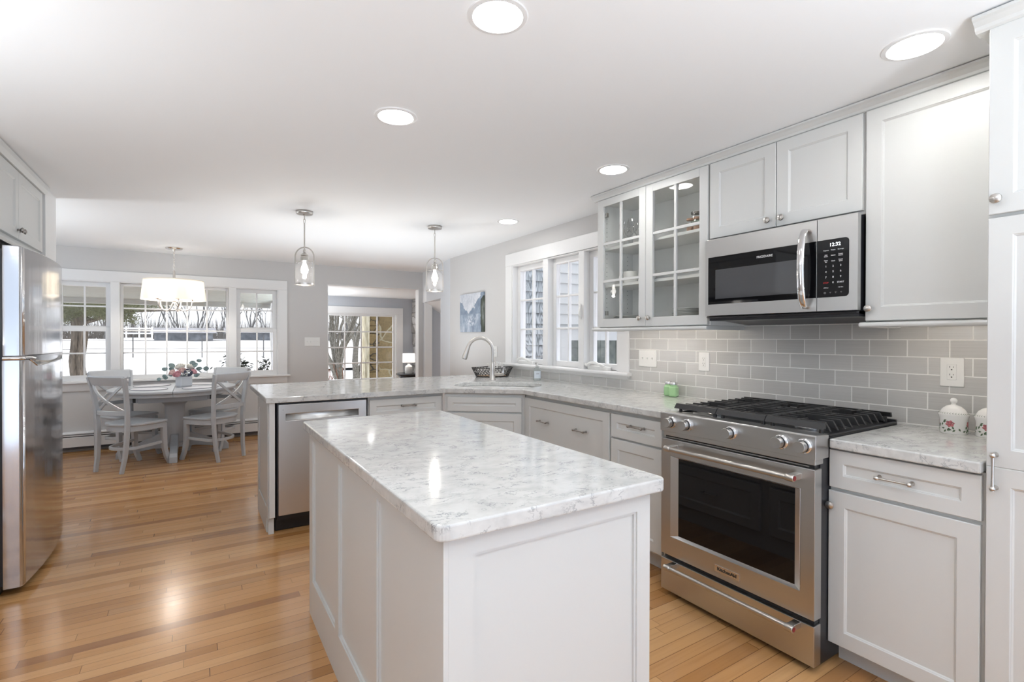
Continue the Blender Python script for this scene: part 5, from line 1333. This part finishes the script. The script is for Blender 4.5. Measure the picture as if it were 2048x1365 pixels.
def from_rear(mx, my, fx, fy):
    n = math.hypot(fx, fy); return (mx+0.245*fx/n, my+0.245*fy/n, fx/n, fy/n)
a1 = from_rear(-0.715, 6.125, .72, .70); put(ch, *a1)
for (mx, my, fx, fy, lab) in ((0.325, 6.145, -.62, .78, 'pale grey X-back dining chair nearest the peninsula, in front of the table'),
                              (-0.80, 7.12, .62, -.78, 'pale grey X-back dining chair behind the table, by the left and middle window sashes'),
                              (0.37, 7.13, -.62, -.78, 'pale grey X-back dining chair behind the table, below the right window sash')):
    c = dup(ch, (0, 0, 0), 0, lab); put(c, *from_rear(mx, my, fx, fy))
for x, y, lab in ((-0.425, 6.60, 'oval white placemat nearest the refrigerator on the dining table'), (0.045, 6.55, 'oval white placemat on the table at the chair nearest the peninsula'),
                  (-0.42, 7.05, 'oval white placemat at the far left of the dining table'), (0.04, 7.06, 'oval white placemat at the far right of the dining table')):
    T = thing('placemat', lab, 'placemat', (x, y, 0.7505), math.atan2(TC[1]-y, TC[0]-x)+PI/2)
    obj('mat', MB().lathe([(0.0001, 0), (0.190, 0), (0.190, 0.0035), (0.0001, 0.004)], (0, 0, 0), 40, sx=1.0, sy=0.78), M['mat'], T)
    obj('rim', MB().tube([(0.192*math.cos(t), 0.150*math.sin(t), 0.003) for t in [2*PI*k/48 for k in range(48)]], 0.0032, 6, closed=True), M['matedge'], T)
# flowers
VX, VY, VZ = -0.115, 6.80, 0.7505
T = thing('flower_vase', 'square pale ceramic vase in the middle of the dining table', 'vase', (VX, VY, VZ), 0.5)
m = MB(); m.box(-.061, .061, -.061, .061, 0.006, 0.115); o = obj('pot', m, M['planter'], T, 0.006, 2)
obj('base', MB().box(-.056, .056, -.056, .056, 0, 0.006), M['planter'], T)
obj('soil', MB().box(-.053, .053, -.053, .053, 0.115, 0.117), M['navy'], T)
def rose(loc, r, mat, label, group=None):
    m = MB(); rg = random.Random(hash((round(loc[0], 3), round(loc[2], 3))) % 9999)
    for ring, (rr, n, tilt) in enumerate(((0.30, 3, .15), (.55, 5, .35), (.8, 6, .6), (1.0, 7, .95))):
        for k in range(n):
            a = 2*PI*k/n+ring*.7; c = Vector((math.cos(a), math.sin(a), 0)); t = Vector((-c.y, c.x, 0)); up = Vector((0, 0, 1)); vs = []
            for i in range(4):
                v = i/3
                for j in range(5):
                    u = (j/4-.5)*2
                    p = c*(rr*r*(.5+.5*math.sin(tilt)*v+ .12))+t*(u*r*.55*rr*(.45+.55*math.sin(PI*(.25+.55*v))))+up*(r*(.15+.85*v*math.cos(tilt*.75))-r*.18*ring*.5) - c*(abs(u)**2*r*.22*rr)
                    vs.append(p)
            m.add(vs, [(i*5+j, i*5+j+1, i*5+j+6, i*5+j+5) for i in range(3) for j in range(4)], True)
    T = thing('flower', label, 'flower', loc, 0, group); d = Vector((loc[0]-VX, loc[1]-VY, .10)).normalized()
    T.rotation_mode = 'QUATERNION'; T.rotation_quaternion = Vector((0, 0, 1)).rotation_difference(d)
    b = obj('blossom', m, mat, T); b.modifiers.new('solid', 'SOLIDIFY').thickness = 0.0012
    q = T.rotation_quaternion.inverted() @ (Vector((VX, VY, VZ+.118))-Vector(loc))
    obj('stalk', MB().tube([(0, 0, 0.01), q*.5+Vector((0, 0, -.004)), q], 0.0028, 6), M['euca'], T)
rose((VX-.055, VY-.085, VZ+.135), .046, M['pink'], 'deep pink rose low at the front left of the bouquet')
rose((VX-.10, VY-.045, VZ+.155), .042, M['blush'], 'blush rose at the left of the bouquet')
rose((VX-.01, VY-.07, VZ+.175), .040, M['blush'], 'small blush bud between the pink rose and the dark berries')
rose((VX+.085, VY-.01, VZ+.155), .045, M['pink'], 'pink rose at the right side of the bouquet')
rose((VX-.03, VY-.01, VZ+.205), .060, M['cream'], 'large cream rose at the top of the bouquet')
rose((VX+.055, VY+.015, VZ+.205), .050, M['cream'], 'cream rose at the top right of the bouquet')
T = thing('berry_cluster', 'dark navy berry cluster at the front of the bouquet', 'berries', (VX+.04, VY-.085, VZ+.16)); rg = random.Random(4)
m = MB()
for k in range(26):
    d = Vector((rg.gauss(0, 1), rg.gauss(0, 1), rg.gauss(0, 1))).normalized()*.036; m.ball(d, .012, 8, 6)
obj('berries', m, M['navy'], T)['kind'] = 'stuff'
m = MB()
for k in range(7):
    d = Vector((rg.uniform(-.6, .6), -1, rg.uniform(-.5, .7))).normalized()*.045; m.ball(d, .0055, 6, 5)
obj('pale_specks', m, M['cream'], T)
obj('stalk', MB().tube([(0, 0, 0), (-.02, .04, -.03), (-.03, .06, -.042)], .003, 6), M['euca'], T)
def sprig(p, d, n, s, label, seed):
    rg = random.Random(seed); T = thing('eucalyptus_sprig', label, 'foliage', p); d = Vector(d); m = MB(); st = MB()
    root = Vector((VX, VY, VZ+.116))-Vector(p)
    st.tube([root, root*.5+Vector((0, 0, .02)), Vector((0, 0, 0)), d*.5, d], .0022, 6)
    for k in range(n):
        c = d*((k+.5)/n); nrm = Vector((rg.uniform(-.5, .5), -1, rg.uniform(-.2, .8))).normalized(); u = nrm.cross(Vector((0, 0, 1))).normalized(); v = nrm.cross(u)
        c = c+u*(s*.7*(1 if k % 2 else -1)); R = s*rg.uniform(.8, 1.15)
        ring = [c+u*R*math.cos(t)+v*R*math.sin(t)*.92+nrm*(.003*math.cos(2*t)) for t in [2*PI*j/14 for j in range(14)]]
        m.add(ring+[q+nrm*.0012 for q in ring], [tuple(range(13, -1, -1)), tuple(range(14, 28))]+[(j, (j+1) % 14, 14+(j+1) % 14, 14+j) for j in range(14)])
    obj('stem', st, M['euca'], T); obj('leaves', m, M['euca'], T)
sprig((VX+.075, VY+.0, VZ+.23), (.06, 0, .07), 3, .032, 'eucalyptus sprig rising highest at the upper right of the bouquet', 1)
sprig((VX+.12, VY-.01, VZ+.20), (.09, 0, -.005), 3, .029, 'eucalyptus sprig reaching out to the right of the bouquet', 2)
sprig((VX-.12, VY-.01, VZ+.205), (-.085, 0, -.005), 3, .029, 'eucalyptus sprig reaching out to the upper left of the bouquet', 3)
sprig((VX-.125, VY-.03, VZ+.145), (-.10, -.02, -.06), 4, .024, 'eucalyptus sprig drooping low on the left of the bouquet', 4)
sprig((VX-.05, VY+.0, VZ+.225), (-.06, 0, .02), 2, .030, 'eucalyptus sprig behind the cream rose', 5)
sprig((VX+.11, VY-.03, VZ+.135), (.03, -.02, -.02), 2, .022, 'short eucalyptus sprig below the right pink rose', 6)

# ================================================================== ON THE WALLS
T = thing('painting', 'unframed canvas painting of a misty mountain lake on the window wall', 'painting', (XR, 5.63, 1.375), H90)
obj('canvas', MB().box(0, 0.60, -0.022, -0.0018, 0, 0.462), M['painting'], T, 0.002, 1)
obj('stretcher', MB().box(0.004, 0.596, -0.0019, 0, 0.004, 0.458), M['paintedge'], T)
def plate(name, label, cat, loc, rotz, w, h): 
    T = thing(name, label, cat, loc, rotz); m = MB()
    m.box(-w/2, w/2, -0.006, 0, -h/2, h/2); obj('plate', m, M['plastic'], T, 0.003, 3); return T
def outlet(label, loc, rotz, w, h, y=-0.006):
    T = plate('wall_outlet', label, 'outlet', loc, rotz, w, h)
    f = obj('receptacle', MB().box(-.0165, .0165, -.0085, -.005, -.034, .034), M['plastic'], T, 0.0015, 2)
    m = MB()
    for s in (-1, 1):
        z = .0165*s+.003; m.box(-.0075, -.0055, -.0088, -.0082, z-.001, z+.0065); m.box(.0050, .0068, -.0088, -.0082, z-.0005, z+.0055); m.lathe([(.0028, -.0082), (.0028, -.0088)], (0, 0, z-.0085), 12, 'y')
    obj('slots', m, M['slot'], f)
    for s in (-1, 1): obj('screw', MB().lathe([(.003, -.0058), (.003, -.0066), (.0001, -.0068)], (0, 0, s*h*.42), 12, 'y'), M['plastic'], T)
outlet('white wall outlet on the tile between shaker jars and range', (XR-.009, 2.09, 1.156), H90, 0.080, 0.120)
outlet('white oversize wall outlet on the tile above the floral canister', (XR-.009, 0.827, 1.163), H90, 0.084, 0.126)
outlet('white wall outlet on the painted wall between painting and kitchen window', (XR, 4.79, 1.154), H90, 0.084, 0.12)
def switches(label, loc, rotz, n, w, h):
    T = plate('light_switch', label, 'light switch', loc, rotz, w, h)
    for k in range(n):
        x = (k-(n-1)/2)*0.046; m = MB(); m.box(x-.005, x+.005, -.0068, -.0055, -.0125, .0125); s = obj('toggle_plate', m, M['plastic'], T, 0.0008, 1)
        m = MB(); m.extr([(-.006, -.006), (-.006, .006), (-.016, .010), (-.017, .006)], x-.0035, x+.0035); obj('toggle', m, M['plastic'], s, 0.0008, 1)
        for s_ in (-1, 1): obj('screw', MB().lathe([(.0027, -.0058), (.0027, -.0066), (.0001, -.0068)], (x, 0, s_*.030), 10, 'y'), M['plastic'], T)
switches('white three gang light switch on the tile beside the kitchen window', (XR-.009, 2.57, 1.160), H90, 3, 0.170, 0.122)
switches('white four gang light switch on the grey wall beside the dining window', (1.393, YB, 1.248), 0, 4, 0.205, 0.122)

# ================================================================== ON THE COUNTERS
CT = 0.9143
def shaker_jar(x, y, label):
    T = thing('shaker_jar', label, 'jar', (x, y, CT), 0.3)
    m = MB(); m.box(-.027, .027, -.027, .027, 0, .072); o = obj('jar', m, M['jadeite'], T, 0.012, 5)
    for p in o.data.polygons: p.use_smooth = True
    obj('neck', MB().lathe([(.0235, .0715), (.022, .078), (.022, .084)], (0, 0, 0), 24), M['jadeite'], T)
    obj('lid', MB().lathe([(.0245, .082), (.0245, .094), (.022, .099), (.0001, .101)], (0, 0, 0), 28), M['lidmetal'], T)
shaker_jar(2.735, 2.328, 'green glass shaker jar with metal lid, the left one of the pair'); shaker_jar(2.715, 2.268, 'green glass shaker jar with metal lid, the right one of the pair')
def canister(x, y, label, sx=0.93, sy=0.62):
    T = thing('canister', label, 'canister', (x, y, CT), H90)
    b = obj('jar', MB().lathe([(.0001, 0), (.046, 0), (.050, .004), (.050, .062), (.053, .070), (.054, .076), (.047, .078)], (0, 0, 0), 44, sx=sx, sy=sy), M['china'], T)
    L = obj('lid', MB().lathe([(.055, .076), (.0555, .080), (.050, .086), (.041, .102), (.026, .114), (.010, .119), (.008, .124), (.013, .130), (.014, .138), (.009, .146), (.0001, .148)], (0, 0, 0), 44, sx=sx, sy=sy), M['china'], T)
    m = MB()
    for k in range(34):
        a = 2*PI*k/34; r = .0525; c, s = math.cos(a), math.sin(a); z = .0845
        p = Vector((r*c*sx, r*s*sy, z)); t = Vector((-s*sx, c*sy, 0)).normalized(); o = Vector((c, s, .9)).normalized()*.0006; u = Vector((-c*.5, -s*.5, 1)).normalized()
        for sg in (-1, 1): m.add([p+o, p+o+t*.006+u*.0048*sg, p+o+t*.0022], [(0, 1, 2)])
    obj('leaf_border', m, M['leafprint'], L).modifiers.new('solid', 'SOLIDIFY').thickness = .0002
    m = MB(); lf = MB(); rg = random.Random(8)
    def on(a, z, k=.0505): return Vector((k*math.cos(a)*sx, k*math.sin(a)*sy, z))
    for ac in (-PI/2, PI/2, 0.05, PI):
        vs = [on(ac-.06, .042)]; n = 22
        for k in range(n):
            t = 2*PI*k/n; rr = (.0135+.0022*math.sin(6*t)); vs.append(on(ac-.06+rr*math.cos(t)/.05*1.15, .042+rr*math.sin(t)*.95, .0507))
        m.add(vs, [(0, 1+k, 1+(k+1) % n) for k in range(n)])
        for k in range(11):
            da = rg.uniform(-.75, .62); zz = rg.uniform(.010, .056)
            if abs(da+.06) < .27 and abs(zz-.042) < .014: zz = .018
            th = rg.uniform(0, PI); L1 = .0075; c0 = on(ac+da, zz, .0506)
            lf.add([on(ac+da-L1*math.cos(th)/.05, zz-L1*math.sin(th), .0506), on(ac+da+.004*math.sin(th)/.05, zz-.004*math.cos(th), .0506), on(ac+da+L1*math.cos(th)/.05, zz+L1*math.sin(th), .0506), on(ac+da-.004*math.sin(th)/.05, zz+.004*math.cos(th), .0506)], [(0, 1, 2, 3)])
    obj('rose_print', m, M['roseprint'], b); obj('leaf_print', lf, M['leafprint'], b)
    return T
canister(2.672, 0.785, 'white lidded china canister with rose print in front of the tile, fully visible')
canister(2.682, 0.672, 'white lidded china canister half hidden by the pantry edge')
T = thing('soap_bottle', 'clear pump bottle of soap on the counter by the window', 'bottle', (2.655, 3.775, CT), -0.5)
m = MB(); m.lathe([(.0001, 0), (.030, 0), (.034, .004), (.034, .095), (.030, .112), (.016, .125), (.014, .134)], (0, 0, 0), 32, sx=1.0, sy=.72); obj('bottle', m, M['soap'], T)
m = MB(); vs = []
for k in range(13):
    a = -PI/2-1.0+2.0*k/12; vs += [(.0345*math.cos(a), .0345*math.sin(a)*.72, .022), (.0345*math.cos(a), .0345*math.sin(a)*.72, .090)]
m.add(vs, [(2*k, 2*k+2, 2*k+3, 2*k+1) for k in range(12)], True); l_ = obj('label', m, M['label'], T)
obj('label_print', MB().box(-.012, .014, -.0252, -.0246, .066, .070).box(-.012, .012, -.0252, -.0246, .058, .060), M['pewter'], l_)
obj('pump', MB().lathe([(.0155, .132), (.0155, .148), (.007, .150), (.005, .165), (.011, .167), (.011, .174), (.0001, .176)], (0, 0, 0), 20).bar([(0, 0, .170), (-.02, -.005, .172), (-.036, -.008, .166)], .009, .008), M['plastic'], T)
# wire basket
T = thing('wire_basket', 'oval black wire basket on the counter behind the faucet', 'basket', (2.55, 4.42, CT), -0.25); rg = random.Random(12)
bx, by, tx, ty_ = 0.168, 0.105, 0.212, 0.138
def ring(a, b, z, r, n=44, wob=0): return [(a*math.cos(t), b*math.sin(t), z+wob*math.sin(5*t)) for t in [2*PI*k/n for k in range(n)]]
m = MB(); m.tube(ring(tx, ty_, .092, 0, 44, .002), .0038, 8, closed=True); obj('rim', m, M['wire'], T)
m = MB(); m.tube(ring(bx, by, .006, 0), .0034, 8, closed=True); obj('bottom_ring', m, M['wire'], T)
m = MB(); n = 34
for k in range(n):
    t0 = 2*PI*k/n
    for sg in (-1, 1):
        P = []
        for i in range(7):
            u = i/6; t = t0+sg*u*0.42+0.03*math.sin(9*u+k); a = bx+(tx-bx)*u; b = by+(ty_-by)*u; P.append((a*math.cos(t), b*math.sin(t), .006+.086*u))
        m.tube(P, .0021, 5)
obj('mesh_wire', m, M['wire'], T)
for k in range(6):
    t = 2*PI*k/6+.3; m = MB(); m.tube([(bx*math.cos(t), by*math.sin(t), .006), (tx*math.cos(t), ty_*math.sin(t), .092)], .003, 6); obj('upright', m, M['wire'], T)
obj('liner', MB().lathe([(.0001, .007), (.98, .007), (.98, .011), (.0001, .011)], (0, 0, 0), 40, sx=bx, sy=by), M['cork'], T)
m = MB(); rg = random.Random(19)
def cor(p, d, L, r, dep):
    q = Vector(p)+Vector(d)*L; m.tube([p, Vector(p).lerp(q, .5)+Vector((rg.uniform(-.004, .004),)*3), q], r, 7, scales=[1, .9, .75])
    if dep:
        for _ in range(2): cor(q, (Vector(d)+Vector((rg.uniform(-.9, .9), rg.uniform(-.5, .5), rg.uniform(-.2, .6)))).normalized(), L*.72, r*.75, dep-1)
for k in range(4): cor((2.56+.02*k, 4.40+.01*k, CT+.0115), Vector((-.5+.33*k, .1, .9)).normalized(), .055, .007, 3)
tag(obj('coral_branch', m, M['coral']), 'white coral branch ornament sitting inside the wire basket', 'ornament')

# ================================================================== INSIDE THE GLASS CABINET
cx0 = 2.475
def plates(x, y, z, n, r, label, group):
    base = obj('plate', MB().lathe([(.0001, 0), (r*.55, 0), (r*.62, .004), (r, .016), (r, .018), (r*.6, .007), (.0001, .006)], (0, 0, 0), 36), M['china'])
    for k in range(n):
        o = base if k == 0 else base.copy()
        if k: COL.objects.link(o)
        o.location = (x, y, z+.0003+k*.0095); tag(o, label, 'plate', group)
plates(2.65, 2.597, UZ0+.030, 5, .125, 'white dinner plate in the wide stack at the lower left of the glass cabinet', 'plates stacked in the lower left of the glass cabinet')
plates(2.64, 2.10, UZ0+.030, 8, .095, 'white side plate in the tall stack at the lower right of the glass cabinet', 'plates stacked in the lower right of the glass cabinet')
plates(2.66, 2.32, UZ0+.030, 2, .075, 'white saucer in the low pair in the middle of the bottom shelf', 'saucers on the bottom of the glass cabinet')
def mug(x, y, z, rz, label, r=.042, h=.085):
    T = thing('mug', label, 'mug', (x, y, z), rz)
    obj('cup', MB().lathe([(.0001, 0), (r*.8, 0), (r*.9, .004), (r, .02), (r, h), (r-.003, h), (r-.004, .01), (.0001, .006)], (0, 0, 0), 30), M['china'], T)
    obj('handle', MB().tube([(r-.002, 0, h*.8), (r+.022, 0, h*.82), (r+.032, 0, h*.5), (r+.02, 0, h*.2), (r-.002, 0, h*.2)], .005, 8), M['china'], T)
mug(2.62, 2.575, SH[0]+.0003, 2.2, 'white mug whose handle shows, on the middle shelf behind the left glass door', .05, .09)
mug(2.68, 2.46, SH[0]+.0003, .9, 'white mug half hidden behind the centre stile on the middle shelf', .05, .09)
def wineglass(x, y, z, label, group=None):
    o = obj('wine_glass', MB().lathe([(.034, 0), (.033, .002), (.006, .005), (.004, .012), (.0038, .075), (.008, .082), (.026, .100), (.036, .125), (.037, .150), (.031, .185), (.0302, .185), (.036, .150), (.035, .126), (.025, .102), (.006, .085)], (0, 0, 0), 28), M['clear'])
    o.location = (x, y, z); tag(o, label, 'wine glass', group)
for x, y in ((2.57, 2.585), (2.57, 2.505), (2.65, 2.62), (2.66, 2.54), (2.74, 2.60)):
    wineglass(x, y, SH[1]+.0003, 'clear stemmed wine glass in the cluster on the top shelf of the glass cabinet', 'wine glasses on the top shelf')
def spice(x, y, z, label, h=.075, big=False):
    T = thing('glass_jar', label, 'jar', (x, y, z)); r = .036 if big else .022
    obj('contents', MB().lathe([(.0001, .003), (r*.9, .003), (r*.9, h*.7), (.0001, h*.7)], (0, 0, 0), 24), M['copper'] if not big else M['greenlid'], T)
    obj('glass', MB().lathe([(.0001, 0), (r, 0), (r, h*.85), (r*.85, h*.95), (r*.85, h)], (0, 0, 0), 28), M['clear'], T)
    obj('lid', MB().lathe([(r*.95, h), (r*.95, h+.012), (.0001, h+.013)], (0, 0, 0), 28), M['pewter'] if big else M['copper'], T)
spice(2.55, 2.012, SH[1]+.0003, 'small glass jar of brown spice on the top shelf, left one of three', .07)
spice(2.55, 1.962, SH[1]+.0003, 'small glass jar of brown spice on the top shelf, nearest the microwave', .07)
spice(2.635, 2.03, SH[1]+.0003, 'taller pale green jar with dark lid behind the spice jars', .125, True)

# ================================================================== SUNROOM CORNER
T = thing('end_table', 'small dark round end table in the sunroom corner by the stone chimney', 'table', (3.66, 9.78, 0))
obj('top', MB().lathe([(.0001, .545), (.30, .545), (.31, .555), (.31, .57), (.30, .58), (.0001, .58)], (0, 0, 0), 40, sx=.72), M['darkwood'], T)
obj('shelf_band', MB().lathe([(.24, .50), (.24, .545)], (0, 0, 0), 40, sx=.75), M['darkwood'], T)
for k in range(3):
    a = 2*PI*k/3+.3; obj('leg', MB().bar([(.14*math.cos(a), .19*math.sin(a), .50), (.15*math.cos(a), .22*math.sin(a), .25), (.17*math.cos(a), .25*math.sin(a), 0)], .03, .03, (0, 1, 0)), M['darkwood'], T)
T = thing('table_lamp', 'white bottle base table lamp with drum shade on the dark end table', 'lamp', (3.655, 9.72, .5803))
obj('base', MB().lathe([(.0001, 0), (.070, 0), (.075, .006), (.075, .125), (.064, .152), (.030, .175), (.026, .195), (.030, .202)], (0, 0, 0), 32), M['china'], T)
obj('socket', MB().lathe([(.014, .202), (.014, .235)], (0, 0, 0), 16), M['black'], T)
obj('lamp_shade', MB().lathe([(.128, .222), (.122, .405), (.120, .405), (.126, .222), (.128, .222)], (0, 0, 0), 40, close=False), M['wshade'], T)
obj('bulb', MB().ball((0, 0, .29), .028, 14, 10), M['bulb'], T)
plight('lamp_glow', T, (0, 0, .31), TABLE_LAMP_W, (1, .93, .85), .05)
T = thing('metal_cup', 'small polished metal cup beside the white table lamp', 'cup', (3.745, 9.56, .5803))
obj('cup', MB().lathe([(.0001, 0), (.028, 0), (.034, .004), (.040, .085), (.038, .085), (.032, .008), (.0001, .006)], (0, 0, 0), 24), M['silver'], T)
obj('handle', MB().tube([(.036, 0, .07), (.062, 0, .068), (.064, 0, .035), (.034, 0, .025)], .004, 8), M['silver'], T)
